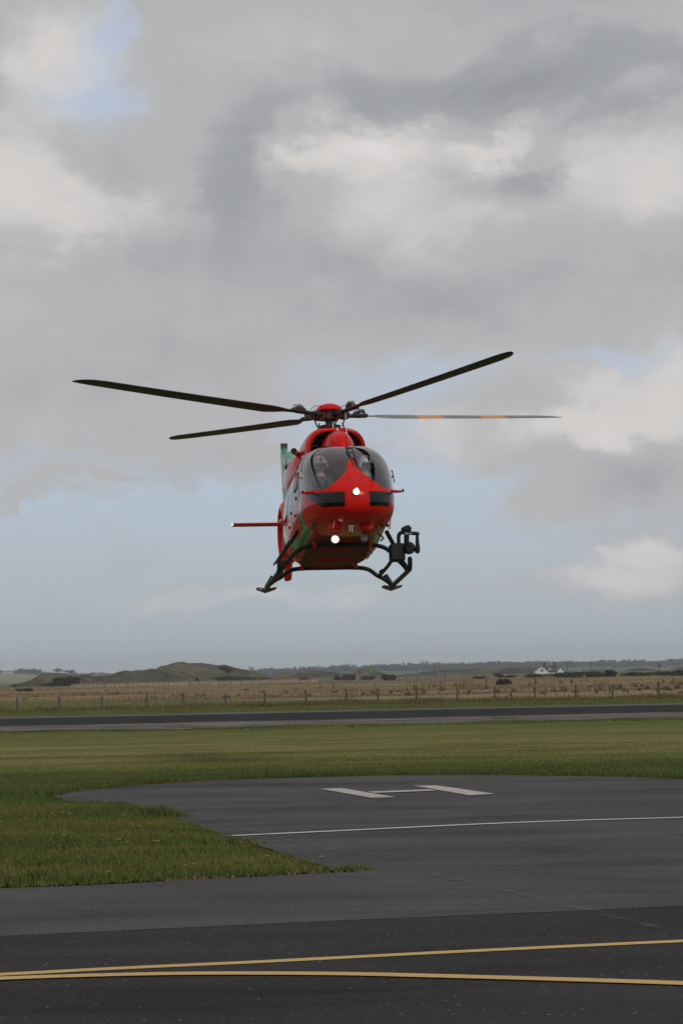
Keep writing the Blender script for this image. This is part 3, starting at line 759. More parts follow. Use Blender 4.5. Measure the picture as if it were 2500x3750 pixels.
# ------------------------------------------------------------------ foliage builders
def leaf_cloud(n, rx, ry, rz, size, lumps=9, seed=1, flatb=True):
    rg = np.random.default_rng(seed)
    lc = rg.normal(0, .45, (lumps, 3)); lc[:, 2] = np.abs(lc[:, 2]) * .8 + .25 if flatb else lc[:, 2]
    lr = rg.uniform(.3, .62, lumps)
    w = rg.integers(0, lumps, n); d = rg.normal(0, 1, (n, 3)); d /= np.linalg.norm(d, axis=1)[:, None]
    p = lc[w] + d * (lr[w] * rg.uniform(.55, 1.05, n) ** .5)[:, None]
    if flatb: p[:, 2] = np.maximum(p[:, 2], .02)
    p = p * np.array([rx, ry, rz * .8])
    # each leaf clump is a small quad turned at random
    u = rg.normal(0, 1, (n, 3)); u /= np.linalg.norm(u, axis=1)[:, None]
    v = np.cross(u, rg.normal(0, 1, (n, 3))); v /= np.linalg.norm(v, axis=1)[:, None]
    s = (size * rg.uniform(.5, 1.3, n))[:, None]
    V = np.stack([p - u * s - v * s * .5, p + u * s * .6 - v * s, p + u * s + v * s * .6, p - u * s * .5 + v * s], 1).reshape(-1, 3)
    return V
def leaf_obj(name, V, m_, parent=None):
    n = len(V) // 4
    me = fast_mesh(name, V, np.arange(4 * n), np.arange(n) * 4, np.full(n, 4), [m_])
    o = bpy.data.objects.new(name, me); COL.objects.link(o)
    if parent: o.parent = parent
    return o
def bush(px0, px1, ytop, ybot, Y, m_, label, cat='bush', n=700, name='bush', seed=1, group=None, stems=True):
    Y = min(Y, CAMZ * FPX / max(8, ybot - (2494 - .0208 * (px0 + px1) / 2)))
    a = at((px0 + px1) / 2, ybot, Y); k = Y / FPX; w = (px1 - px0) * k; h = (ybot - ytop) * k
    e = empty(name, (a.x, Y, a.z)); tag(e, label, cat, group)
    V = leaf_cloud(int(n * 2.2), w * .5, w * .35 + .5, h * 1.0, max(.10, h * .11), 14, seed)
    V[:, 0] *= (w / max(1e-3, V[:, 0].max() - V[:, 0].min())); V[:, 2] *= h / V[:, 2].max()
    leaf_obj('foliage', V, m_, e)
    mb = MB()
    for i in range(5):
        q = hsh(i, seed) - .5; mb.tube([(q * w * .3, 0, -.6), (q * w * .6, (hsh(i, 9) - .5) * w * .3, h * .7)], [h * .03 + .02, .02], 5)
    mb.build('stem', M['post'], e)['kind'] = 'stuff'
    return e

def scrub():
    Vs = []
    spots = [(1520, 2512), (1535, 2520), (1590, 2508), (1615, 2515), (1622, 2522), (1548, 2531), (1670, 2507), (1690, 2509), (1330, 2534), (1370, 2532), (1430, 2531), (1775, 2516), (1880, 2524), (1942, 2506), (2025, 2512), (2050, 2498),
             (2028, 2524), (1870, 2540), (2060, 2522), (2195, 2515), (2160, 2508), (2255, 2514), (2315, 2503), (2325, 2506), (2350, 2506), (2372, 2514), (2405, 2520), (2430, 2519), (2452, 2520), (2480, 2515), (2428, 2491), (2110, 2528), (2270, 2512), (2340, 2520),
             (690, 2542), (660, 2545), (725, 2543), (745, 2542), (960, 2528), (1046, 2531), (1225, 2528), (1005, 2542), (1130, 2542), (905, 2521), (640, 2543), (455, 2534), (515, 2532), (430, 2536), (230, 2544), (90, 2551), (300, 2540), (560, 2548), (830, 2545),
             (1290, 2520), (1175, 2512), (880, 2540), (1460, 2524), (1495, 2538), (1715, 2530), (1820, 2528), (1990, 2532), (2180, 2530), (2290, 2526), (2490, 2530)]
    for i, (px, py) in enumerate(spots):
        yh = 2494 - .0208 * px; Y = CAMZ * FPX / (py + 8 - yh); k = Y / FPX; c = at(px, py + 8, Y)
        w = (5 + 13 * hsh(i, 31)) * k; hh = (7 + 13 * hsh(i, 33) * (1.0 if px > 1250 else .45)) * k
        Vs.append(leaf_cloud(60, w, w * .6, hh, .05, 7, i + 41) * np.array([1, 1, 1]) + np.array([c.x, Y, -.05]))
    o = leaf_obj('meadow_scrub', np.concatenate(Vs), M['dock']); tag(o, 'dark brown and ochre clumps of dead dock scattered through the dry meadow', 'weeds', kind='stuff')
scrub()
# ------------------------------------------------------------------ dunes (terrain) and far hills
def dune(profile, Y, depth, m_, base_py, name='dune', rough=1.0, nx=150, ny=26):
    xs_p = np.array([p[0] for p in profile], float); ys_p = np.array([p[1] for p in profile], float)
    px = np.linspace(xs_p[0], xs_p[-1], nx); top = np.interp(px, xs_p, ys_p)
    # smooth the outline a little
    ker = np.array([1, 2, 3, 2, 1]) / 9; pad = np.pad(top, 2, mode='edge'); top = np.convolve(pad, ker, 'valid')
    k = Y / FPX; V = []
    Z0 = np.array([at(a, b, Y).z for a, b in zip(px, top)]); X0 = np.array([at(a, b, Y).x for a, b in zip(px, top)])
    zb = np.array([at(a, base_py, Y).z for a in px])
    zb = np.minimum(zb, Z0) * 0 - 1.2
    rows = np.linspace(-1, 1, ny)
    Xg = np.repeat(X0[None], ny, 0); Yg = Y + rows[:, None] * depth * (1 + .15 * (vnoise(Xg, Xg * 0, 20) - .5))
    prof = (np.cos(rows * PI) * .5 + .5) ** .8
    Zg = zb[None] + (Z0 - zb)[None] * prof[:, None]
    amp = (Z0 - zb)[None] * .30 * rough * (1 - np.exp(-((rows[:, None]) * 3) ** 2))
    Zg = Zg + amp * ((vnoise(Xg, Yg, 14) - .5) * 1.2 + (vnoise(Xg + 5, Yg, 5) - .5) * .8)
    Zg += (vnoise(Xg, Yg, 2.2) - .5) * .5 * rough
    V = np.stack([Xg, Yg, Zg], -1).reshape(-1, 3)
    i, j = np.meshgrid(np.arange(ny - 1), np.arange(nx - 1), indexing='ij'); a = (i * nx + j).ravel()
    me = fast_mesh(name, V, np.stack([a, a + 1, a + nx + 1, a + nx], -1).ravel(), np.arange(len(a)) * 4, np.full(len(a), 4), [m_], smooth=True)
    o = bpy.data.objects.new(name, me); COL.objects.link(o); o['kind'] = 'structure'
    return o
dune([(60, 2508), (100, 2496), (130, 2482), (150, 2469), (172, 2465), (190, 2464), (215, 2465), (240, 2470), (265, 2476), (290, 2482), (340, 2497), (400, 2506)], 900, 26, M['marram'], 2510)
dune([(380, 2486), (420, 2468), (440, 2460), (462, 2455), (480, 2458), (505, 2455), (528, 2456), (550, 2449), (575, 2451), (600, 2456), (640, 2464), (720, 2480)], 1180, 36, M['marram'], 2500)
dune([(540, 2474), (575, 2450), (590, 2441), (612, 2436), (630, 2431), (652, 2425), (668, 2423), (682, 2427), (694, 2430), (715, 2428), (740, 2427), (770, 2430), (790, 2436), (830, 2437), (860, 2446), (900, 2452), (940, 2459), (980, 2474), (1040, 2492)], 1250, 60, M['marram'], 2495)
dune([(100, 2498), (260, 2481), (400, 2474), (560, 2476), (760, 2478), (1000, 2481), (1250, 2487)], 1320, 60, M['marram'], 2500, rough=.5)
dune([(900, 2484), (1000, 2472), (1040, 2460), (1100, 2454), (1160, 2455), (1230, 2462), (1320, 2468), (1420, 2470)], 1500, 60, M['marram'], 2495, rough=.6)
dune([(1290, 2464), (1320, 2448), (1345, 2445), (1370, 2450), (1400, 2462)], 1480, 40, M['marram'], 2490)
dune([(1400, 2478), (1540, 2463), (1590, 2456), (1640, 2451), (1700, 2453), (1760, 2448), (1800, 2450), (1850, 2446), (1900, 2447), (1960, 2446), (2040, 2460)], 1560, 60, M['marram'], 2480, rough=.7)
dune([(980, 2490), (1200, 2476), (1500, 2472), (1800, 2468), (2100, 2462), (2500, 2458), (2800, 2450)], 1450, 60, M['marram'], 2490, rough=.5)
dune([(2250, 2464), (2300, 2452), (2340, 2446), (2380, 2449), (2430, 2458), (2470, 2449), (2500, 2441), (2560, 2436), (2640, 2450)], 1620, 60, M['marram'], 2480, rough=.6)
# far hills behind, five kilometres off
hill_a = [(-300, 2476), (0, 2462), (120, 2462), (300, 2466), (500, 2467), (800, 2462), (960, 2452), (1080, 2451), (1250, 2443), (1400, 2440), (1550, 2438), (1700, 2434), (1800, 2426), (1850, 2425), (1950, 2428), (2050, 2425), (2200, 2426), (2300, 2424), (2420, 2424), (2500, 2420), (2900, 2410)]
def hill(profile, Y, depth, m_, name='far_hill', rough=0.0):
    o = dune(profile, Y, depth, m_, 2500, name, rough=rough, nx=220, ny=10); return o
hill(hill_a, 5200, 450, M['far_hill'])
hill([(-300, 2470), (-60, 2463), (60, 2466), (200, 2478), (330, 2488), (420, 2496)], 4000, 300, mat('pale_far_field', leafy((.12, .15, .06), (.26, .23, .13), .004)))
hill([(850, 2480), (1050, 2466), (1250, 2460), (1500, 2455), (1750, 2450), (2000, 2444), (2300, 2440), (2900, 2430)], 4300, 300, mat('green_far_field', leafy((.04, .07, .035), (.075, .10, .055), .004)))

# far wood along the ridge: reads as one mass
def ridge_wood():
    Vs = []; xs = np.array([p[0] for p in hill_a]); ys_ = np.array([p[1] for p in hill_a])
    rg = np.random.default_rng(5); px = -250
    while px < 2850:
        dens = 1.0 if 950 < px < 2500 else .8
        top = float(np.interp(px, xs, ys_)); hgt = (4 + 9 * hsh(px, 3) ** 2) if px < 1700 else (4 + 6 * hsh(px, 3) ** 2)
        w = 12 + 26 * hsh(px, 5)
        Y = 5100 - 80 * hsh(px, 8) if px > 700 else 4600
        c = at(px, top + 3, Y); k = Y / FPX
        V = leaf_cloud(90, w * k * .9, w * k * .5, hgt * k * 1.1, .9, 7, int(px) + 600) + np.array([c.x, Y, c.z - 1.0])
        Vs.append(V); px += w * (.55 + .5 * hsh(px, 11)) / dens
    # wooded slope lower down
    for i in range(420):
        px = -100 + 2900 * hsh(i, 21); top = float(np.interp(px, xs, ys_)); py = top + 4 + 22 * hsh(i, 22)
        if px < 950 and hsh(i, 25) < .8: continue
        Y = 4950 - 350 * hsh(i, 23) - 20 * (py - top); c = at(px, py, Y)
        if c.z < -1: continue
        Vs.append(leaf_cloud(60, 22, 10, 7, 1.5, 8, i + 99) + np.array([c.x, Y, c.z - 2]))
    o = leaf_obj('far_wood', np.concatenate(Vs), M['far_wood']); tag(o, 'hazy blue grey belt of trees along the far ridge', 'wood', kind='stuff')
ridge_wood()
def far_tree(px, py, w, h, Y, label, seed):
    c = at(px, py, Y); k = Y / FPX; e = empty('tree', (c.x, Y, c.z)); tag(e, label, 'tree')
    V = leaf_cloud(260, w * k * .55, w * k * .4, h * k * .85, w * k * .07, 12, seed); V[:, 2] += h * k * .15
    leaf_obj('crown', V, M['far_wood'], e)
    mb = MB(); mb.tube([(0, 0, -6), (0, 0, h * k * .4)], [.8, .4], 6)
    for i in range(4): mb.tube([(0, 0, h * k * .2), ((hsh(i, seed) - .5) * w * k * .6, (hsh(i, 7) - .5) * w * k * .4, h * k * .7)], [.35, .12], 5)
    mb.build('trunk', M['post'], e)
for a in [(83, 2463, 34, 17, 4200, 'leftmost far tree, a broad dark crown beside white houses', 1), (132, 2465, 46, 14, 4200, 'broad low dark tree to the right of the leftmost far tree', 2),
          (212, 2462, 26, 15, 4500, 'rounded hazy tree rising just above the first dune crest', 3), (262, 2463, 30, 9, 4500, 'low hazy tree right of the rounded tree above the first dune', 14), (1505, 2442, 30, 13, 5000, 'rounded hazy tree left of the tallest ridge trees in the middle', 4),
          (1543, 2441, 20, 19, 5000, 'taller hazy tree of the close pair on the middle ridge', 5), (1558, 2441, 14, 19, 5000, 'narrow right hand tree of the close pair on the middle ridge', 6),
          (2208, 2424, 15, 7, 5000, 'small tree on the skyline just left of the far white house', 7), (2354, 2424, 14, 10, 5000, 'dark tree standing up from the skyline right of the far white house', 8),
          (2455, 2422, 26, 8, 5000, 'rightmost ridge tree, wide and low beside pale rooftops', 9), (920, 2452, 18, 10, 5000, 'small hazy tree on the ridge just right of the big dune', 10), (1080, 2450, 10, 10, 5000, 'small pointed tree on the ridge right of the big dune', 11)]:
    far_tree(*a)

# bushes
bush(795, 850, 2434, 2466, 1230, M['bush_dark'], 'round dark bush on the right shoulder of the big dune', n=900, seed=3)
bush(745, 965, 2475, 2494, 1150, M['bush_dark'], 'long low dark thicket at the foot of the big dune', 'thicket', 1600, 'thicket', 4)
bush(190, 296, 2476, 2510, 850, M['bush_dark'], 'large dark scrub covering the right side of the leftmost dune', 'thicket', 1400, 'thicket', 5)
bush(140, 230, 2498, 2513, 845, M['bush_dark'], 'dark scrub strip along the foot of the leftmost dune', 'thicket', 700, 'thicket', 25)
bush(40, 68, 2504, 2514, 800, M['bush_dark'], 'small dark bush left of the leftmost dune', n=300, seed=6)
bush(66, 138, 2518, 2532, 560, M['bush_dark'], 'low dark pile of scrub in the dry field at the left', 'thicket', 500, 'thicket', 7)
bush(270, 345, 2470, 2480, 1270, M['bush_green'], 'flat green shrubs on the far side behind the leftmost dune', 'thicket', 400, 'thicket', 8)
bush(1094, 1132, 2480, 2492, 1050, M['bush_dark'], 'low dark bush alone in the middle of the plain', n=400, seed=9)
bush(1220, 1254, 2473, 2490, 1000, M['bush_dark'], 'leftmost and smallest of the four reddish brown bushes', n=500, seed=10)
bush(1256, 1310, 2466, 2490, 1000, M['bush_red'], 'second reddish brown bush from the left in the row of four', n=700, seed=11)
bush(1318, 1376, 2472, 2489, 1000, M['bush_red'], 'third and lowest of the four reddish brown bushes', n=700, seed=12)
bush(1385, 1443, 2466, 2490, 1000, M['bush_red'], 'rightmost and roundest of the four reddish brown bushes', n=800, seed=13)
bush(1732, 1788, 2474, 2486, 1000, M['bush_green'], 'flat dark green bush left of the cottage hedge', n=600, seed=14)
bush(1808, 1870, 2484, 2508, 700, M['bush_red'], 'dark reddish bush standing alone in the dry meadow below the hedge', n=1100, seed=15)
bush(1808, 1845, 2465, 2480, 1060, M['bush_dark'], 'grey green bush at the left end of the hedge line', n=450, seed=16)
bush(1838, 1892, 2471, 2481, 1060, M['bush_green'], 'short low hedge left of the white cottage', 'hedge', 500, 'hedge', 17)
bush(1900, 2012, 2464, 2481, 1040, M['bush_green'], 'dark hedge in front of the left wing of the white cottage', 'hedge', 1200, 'hedge', 18)
bush(2020, 2112, 2459, 2480, 1040, M['bush_green'], 'dark hedge in front of the right wing of the white cottage', 'hedge', 1200, 'hedge', 19)
bush(2100, 2262, 2456, 2478, 1030, M['bush_green'], 'tall dark hedge in front of the long low barn', 'hedge', 1800, 'hedge', 20)
bush(2210, 2256, 2451, 2478, 1020, M['bush_green'], 'rounded dark shrub at the right end of the barn', n=700, seed=21)
bush(2255, 2420, 2458, 2475, 1040, M['bush_green'], 'long even hedge right of the barn', 'hedge', 1600, 'hedge', 22)
bush(2400, 2640, 2452, 2476, 1030, M['bush_green'], 'large dark hedge at the right edge of the photo', 'hedge', 2000, 'hedge', 23)
bush(2085, 2135, 2468, 2482, 1000, M['bush_green'], 'small green shrub before the hedge between cottage and barn', n=300, seed=24)

# ------------------------------------------------------------------ cottage and barn
def gable_house(px0, px1, yeave, yridge, ybase, Y, depth, ridge_along_x, parent, wall_m):
    k = Y / FPX; a = at(px0, ybase, Y); b = at(px1, ybase, Y); w = b.x - a.x
    he = (ybase - yeave) * k; hr = (ybase - yridge) * k
    o0 = Vector(parent.location); x0, x1 = a.x - o0.x, b.x - o0.x; y0, y1 = Y - o0.y, Y + depth - o0.y; z0 = a.z - o0.z - 1
    z1 = a.z - o0.z + he; z2 = a.z - o0.z + hr; xm = (x0 + x1) / 2; ym = (y0 + y1) / 2
    mb = MB()
    if ridge_along_x:
        mb.add([(x0, y0, z0), (x1, y0, z0), (x1, y1, z0), (x0, y1, z0), (x0, y0, z1), (x1, y0, z1), (x1, y1, z1), (x0, y1, z1), (x0, ym, z2), (x1, ym, z2)],
               [(0, 1, 5, 4), (1, 2, 6, 9, 5), (2, 3, 7, 6), (3, 0, 4, 8, 7)])
        mb.build('wall', wall_m, parent)
        for s, yy in ((-1, y0 - .3), (1, y1 + .3)):
            r = MB(); t = .22; e1 = z1 - .2
            r.add([(x0 - .3, yy, e1), (x1 + .3, yy, e1), (x1 + .3, ym, z2 + .02), (x0 - .3, ym, z2 + .02), (x0 - .3, yy, e1 + t), (x1 + .3, yy, e1 + t), (x1 + .3, ym, z2 + t), (x0 - .3, ym, z2 + t)],
                  [(0, 1, 2, 3), (7, 6, 5, 4), (0, 4, 5, 1), (1, 5, 6, 2), (2, 6, 7, 3), (3, 7, 4, 0)]); r.build('roof', M['slate'], parent)
    else:
        mb.add([(x0, y0, z0), (x1, y0, z0), (x1, y1, z0), (x0, y1, z0), (x0, y0, z1), (x1, y0, z1), (x1, y1, z1), (x0, y1, z1), (xm, y0, z2), (xm, y1, z2)],
               [(0, 1, 5, 8, 4), (1, 2, 6, 5), (2, 3, 7, 9, 6), (3, 0, 4, 7)])
        mb.build('wall', wall_m, parent)
        for xx in (x0 - .35, x1 + .35):
            r = MB(); t = .22; e1 = z1 - .25
            r.add([(xx, y0 - .3, e1), (xx, y1 + .3, e1), (xm, y1 + .3, z2 + .02), (xm, y0 - .3, z2 + .02), (xx, y0 - .3, e1 + t), (xx, y1 + .3, e1 + t), (xm, y1 + .3, z2 + t), (xm, y0 - .3, z2 + t)],
                  [(0, 1, 2, 3), (7, 6, 5, 4), (0, 4, 5, 1), (1, 5, 6, 2), (2, 6, 7, 3), (3, 7, 4, 0)]); r.build('roof', M['slate'], parent)
    return x0, x1, y0, z1, z2, k
def pbox(px, py, w, h, Y, parent, name, m_, dep=.3, sub=None):
    k = Y / FPX; c = at(px, py, Y) - Vector(parent.location); mb = MB(); mb.box(c, (w * k, dep, h * k)); return mb.build(name, m_, parent)
c = at(2010, 2478, 1300); cot = empty('cottage', (c.x, 1300, c.z)); tag(cot, 'white rendered cottage with two gables, slate roofs and two dark chimneys', 'house')
gable_house(1956, 2008, 2459, 2440, 2476, 1300, 8, False, cot, M['render'])
gable_house(2003, 2046, 2459, 2441, 2476, 1303, 6, True, cot, M['render'])
gable_house(2040, 2066, 2457, 2443, 2476, 1299.4, 7, False, cot, M['render'])
f = pbox(1983, 2455, 8, 7, 1299.9, cot, 'window', M['window'], .2)
f = pbox(2060, 2452, 4, 6, 1299.3, cot, 'window', M['window'], .2)
pbox(2012, 2451, 7, 6, 1302.6, cot, 'dormer', M['render'], .8)
for px in (1992, 2029):
    ch = pbox(px, 2434, 9, 13, 1304.5, cot, 'chimney', M['brick'], 1.1)
    k = 1304.5 / FPX; cc = at(px, 2427.5, 1304.5) - Vector(cot.location); mb = MB(); mb.box(cc, (10.5 * k, 1.3, 2 * k)); mb.build('cap', M['brick'], ch)
    mb = MB(); mb.lathe([(.25, 0), (.2, .35)], c=cc + Vector((0, 0, .1)), n=8); mb.build('pot', M['brick'], ch)
c = at(2190, 2470, 1320); barn = empty('barn', (c.x, 1320, c.z)); tag(barn, 'long low dark roofed barn half hidden behind the hedge', 'barn')
gable_house(2138, 2252, 2460, 2453, 2474, 1320, 9, True, barn, M['brick'])
c = at(2090, 2470, 1310); shed = empty('shed', (c.x, 1310, c.z)); tag(shed, 'small low shed beside the right gable of the cottage', 'shed')
gable_house(2068, 2110, 2462, 2459, 2474, 1310, 5, True, shed, M['brick'])
# far white houses
def far_house(px, py, w, h, Y, label):
    c = at(px, py, Y); e = empty('far_house', (c.x, Y, c.z)); tag(e, label, 'house')
    gable_house(px - w / 2, px + w / 2, py - h * .55, py - h, py, Y, 9, True, e, M['render'])
    pbox(px - w * .25, py - h * .3, 2, 2, Y - .1, e, 'window', M['window'], .2)
far_house(28, 2464, 16, 6, 4100, 'larger of the far white houses on the hillside at the left edge')
far_house(12, 2463, 8, 5, 4120, 'leftmost small far white house on the hillside')
far_house(42, 2464, 7, 5, 4090, 'small far white house right of the larger one at the left edge')
far_house(2236, 2424, 13, 6, 4900, 'tiny far white house alone on the right hand skyline')
far_house(2478, 2421, 12, 5, 4900, 'tiny far pale house on the skyline at the right edge')
# telegraph poles and a marker
def pole(px, ytop, ybot, Y, label, tx=False):
    c = at(px, ybot, Y); k = Y / FPX; h = (ybot - ytop) * k; e = empty('telegraph_pole', (c.x, Y, c.z)); tag(e, label, 'pole')
    mb = MB(); mb.tube([(0, 0, -1), (0, 0, h)], [.17, .12], 8); mb.build('shaft', M['post'], e)
    mb = MB(); mb.box((0, 0, h * .93), (1.6, .12, .14)); mb.build('crossarm', M['post'], e)
    if tx:
        mb = MB(); mb.lathe([(0, 0), (.4, 0), (.4, 1.3), (0, 1.3)], c=(.3, -.45, h * .5), n=10); mb.build('transformer', M['dark_metal'], e)
pole(2410, 2427, 2462, 1250, 'telegraph pole with a dark transformer above the right hand hedge', True)
pole(2165, 2420, 2460, 1500, 'thin telegraph pole against the hills above the barn')
pole(2075, 2424, 2462, 1500, 'thin telegraph pole just right of the cottage')
pole(1592, 2440, 2482, 1100, 'thin telegraph pole left of the dune ridge in the middle')
pole(1631, 2444, 2480, 1150, 'thin telegraph pole right of the other one in the middle')
c = at(1158, 2498, 900); e = empty('marker_board', (c.x, 900, c.z)); tag(e, 'small orange marker board standing on the plain left of the reddish bushes', 'marker')
mb = MB(); mb.box((0, 0, .55), (.42, .06, .9), bev=.02); mb.build('board', mat('orange_board', color=(.5, .12, .05), rough=.7), e)
mb = MB(); mb.box((0, .06, .2), (.07, .06, 1.4)); mb.build('stake', M['post'], e)

# ------------------------------------------------------------------ helicopter
PSI, THE = rad(7.5), rad(6.0)
hf = Vector((math.sin(PSI) * math.cos(THE), -math.cos(PSI) * math.cos(THE), math.sin(THE)))
hu = Vector((-math.sin(PSI) * math.sin(THE), math.cos(PSI) * math.sin(THE), math.cos(THE)))
hl = hu.cross(hf)
HM = Matrix((hf, hl, hu)).transposed().to_4x4(); HM.translation = (-.145, 59.67, 3.42)
heli = empty('helicopter'); heli.matrix_world = HM
tag(heli, 'red air ambulance helicopter with green bands hovering nose up above the field', 'helicopter')
def W(p): return HM @ Vector(p)

def cr(vals, t):                     # Catmull-Rom on scalar knots, even spacing
    vals = np.asarray(vals, float); n = len(vals) - 1; t = np.clip(np.asarray(t, float), 0, n - 1e-6)
    i = t.astype(int); f = t - i
    g = lambda k: vals[np.clip(k, 0, n)]
    return i, f, g
def curve(vals, t, first=None):
    v = list(vals); i, f, g = cr(v, t)
    a = g(i - 1).copy() if hasattr(g(i - 1), 'copy') else g(i - 1)
    if first is not None: a = np.where(i == 0, first, a)
    b, c, d = g(i), g(i + 1), g(i + 2)
    return .5 * (2 * b + (c - a) * f + (2 * a - 5 * b + 4 * c - d) * f ** 2 + (3 * b - 3 * c + d - a) * f ** 3)
# knots:      x     halfw  ztop   zbot  zmid  n_up n_low
KN = [(3.50, .00, 1.00, 1.00, 1.00, 2.0, 2.0),
      (3.45, .26, 1.21, .81, 1.00, 2.1, 2.0),
      (3.28, .48, 1.40, .69, 1.02, 2.2, 2.0),
      (3.00, .675, 1.65, .61, 1.05, 2.4, 2.1),
      (2.62, .79, 1.95, .57, 1.08, 2.7, 2.2),
      (2.15, .855, 2.20, .555, 1.12, 3.1, 2.4),
      (1.60, .885, 2.32, .55, 1.15, 3.3, 2.5),
      (1.00, .885, 2.34, .53, 1.15, 3.0, 2.9),
      (.30, .88, 2.33, .45, 1.15, 2.9, 3.5),
      (-.50, .87, 2.31, .38, 1.15, 2.8, 3.6),
      (-1.20, .82, 2.30, .40, 1.2, 2.7, 2.5),
      (-1.90, .70, 2.28, .66, 1.4, 2.5, 2.3),
      (-2.60, .50, 2.22, 1.12, 1.65, 2.3, 2.1),
      (-3.30, .33, 2.14, 1.45, 1.80, 2.1, 2.0),
      (-4.20, .26, 2.08, 1.60, 1.85, 2.0, 2.0),
      (-5.40, .22, 2.08, 1.68, 1.88, 2.0, 2.0),
      (-6.60, .18, 2.12, 1.78, 1.95, 2.0, 2.0),
      (-7.20, .15, 2.16, 1.86, 2.02, 2.0, 2.0)]
KN = np.array(KN)
def fus_surface(ts, th):
    kx, kw, kt, kb, km, ku, kl = KN.T
    X = curve(kx, ts, kx[1]); Wd = np.maximum(curve(kw, ts, -kw[1]), 0); T = curve(kt, ts, kb[1]); B = curve(kb, ts, kt[1]); Mz = curve(km, ts)
    Mz = np.clip(Mz, B, T)
    nu = curve(ku, ts); nl = curve(kl, ts)
    c, s = np.cos(th), np.sin(th); up = s >= 0; n = np.where(up, nu, nl)
    Yc = np.sign(c) * np.abs(c) ** (2 / n) * Wd
    Zc = Mz + np.where(up, T - Mz, Mz - B) * np.sign(s) * np.abs(s) ** (2 / n)
    return X, Yc, Zc
def body_half_width(x, z):
    """starboard/port half width of the hull at (x,z)"""
    kx = KN[:, 0]; t = np.interp(-x, -kx, np.arange(len(kx)))
    w = float(curve(KN[:, 1], t, -KN[1, 1])); T = float(curve(KN[:, 2], t)); B = float(curve(KN[:, 3], t)); m_ = float(np.interp(t, np.arange(len(kx)), KN[:, 4]))
    n = float(np.interp(t, np.arange(len(kx)), KN[:, 5 if z > m_ else 6])); h = (T - m_) if z > m_ else (m_ - B)
    q = min(1, abs(z - m_) / max(h, 1e-3)); return w * (1 - q ** n) ** (1 / n)

nose_w = [(1.15, 9), (1.19, .93), (1.205, .66), (1.235, .52), (1.30, .43), (1.36, .35), (1.44, .25), (1.54, .15), (1.66, .085), (1.79, .035), (1.86, .0)]
def classify(X, Y, Z):
    """returns signed distances (negative inside) of every pane, and paint index"""
    aY = np.abs(Y); Z = Z - .11 * (3.35 - X) * (X > 2.0) - .1485 * (X <= 2.0)
    zz = np.array([a for a, b in nose_w]); ww = np.array([b for a, b in nose_w])
    # windscreen: above the ledge, ahead of the pillar, outside the red nose wedge
    wed = np.interp(Z, zz, ww, left=9, right=-9)
    d_wedge = (wed - aY) * .8
    d_pil = (2.20 - .66 * (Z - 1.07)) - X
    d_led = 1.228 - Z
    d_mid = .012 - aY
    d_top = 1.05 - X
    ws = np.maximum.reduce([d_wedge, d_pil, d_led, d_mid, d_top])
    chin = sd_poly(aY, Z, [(.215, 1.165), (.82, 1.165), (.80, 1.10), (.71, 1.0), (.585, .885), (.50, .90), (.225, .885)])
    chin = np.where(X > 2.35, chin, 9)
    def side(poly): return np.where((aY > .35) & (X < 2.3), sd_poly(X, Z + .11 * (3.35 - X) * (X > 2.0) + .1485 * (X <= 2.0), poly), 9)
    w1 = side([(1.98, 1.22), (1.86, 1.62), (1.62, 1.98), (1.38, 2.08), (1.10, 2.08), (1.04, 1.6), (1.04, 1.22)])
    w2 = side([(.92, 1.02), (.95, 1.9), (.86, 2.08), (.20, 2.08), (.12, 1.95), (.12, 1.22), (.60, 1.20)])
    w3 = side([(-.02, 1.25), (-.02, 2.02), (-.9, 1.98), (-1.05, 1.7), (-.95, 1.25)])
    w4 = side([(-1.2, 1.35), (-1.2, 1.9), (-1.75, 1.85), (-1.8, 1.5)])
    return ws, chin, np.minimum.reduce([w1, w2, w3, w4])
green_line = [(2.06, 1.30), (1.92, .98), (1.72, .74), (1.35, .60), (1.0, .56), (.4, .62), (-.3, .86), (-1.0, 1.08), (-1.8, 1.15), (-2.6, 1.3)]
def paint(X, Y, Z):
    mi = np.zeros(X.shape, int); aY = np.abs(Y)
    g = seg_dist(X, Z, green_line, False); wd = np.interp(X, [-2.6, -1, 0, 1, 1.6, 2.1], [.05, .07, .09, .15, .19, .11])
    mi[(g < wd) & (aY > .62) & (Z < 1.3)] = 1
    mi[(X < -3.4) & (X > -4.6) & (Z - 1.8 < (X + 4.0) * .6)] = 1
    # belly panel: dim ground-lit tone put into its paint colour, with red bars
    pan = (Z < .60) & (X < 1.95) & (X > -1.9) & (aY < .60 - .06 * np.clip(X - 1, 0, 2))
    mi[pan] = 2
    for xb in (1.55, .75, -.05, -.75):
        mi[pan & (np.abs(X - xb) < .17) & (aY < .34)] = 3
    # panel seams: access panel on the nose, doors on the sides
    nose_panel = (np.abs(aY - .118) < .0045) & (Z > .93) & (Z < 1.62) & (X > 2.4)
    arc = (np.abs(np.hypot(Y, (Z - 1.62) * 1.3) - .118) < .0045) & (Z >= 1.62) & (X > 2.4)
    mi[nose_panel | arc] = 4
    for xd in (2.04, 1.0, -1.1):
        mi[(np.abs(X - xd) < .006) & (aY > .4) & (Z > .62) & (Z < 2.2) & (mi == 0)] = 4
    mi[(np.abs(Z - .62) < .006) & (X < 2.04) & (X > -1.1) & (aY > .5) & (mi == 0)] = 4
    return mi
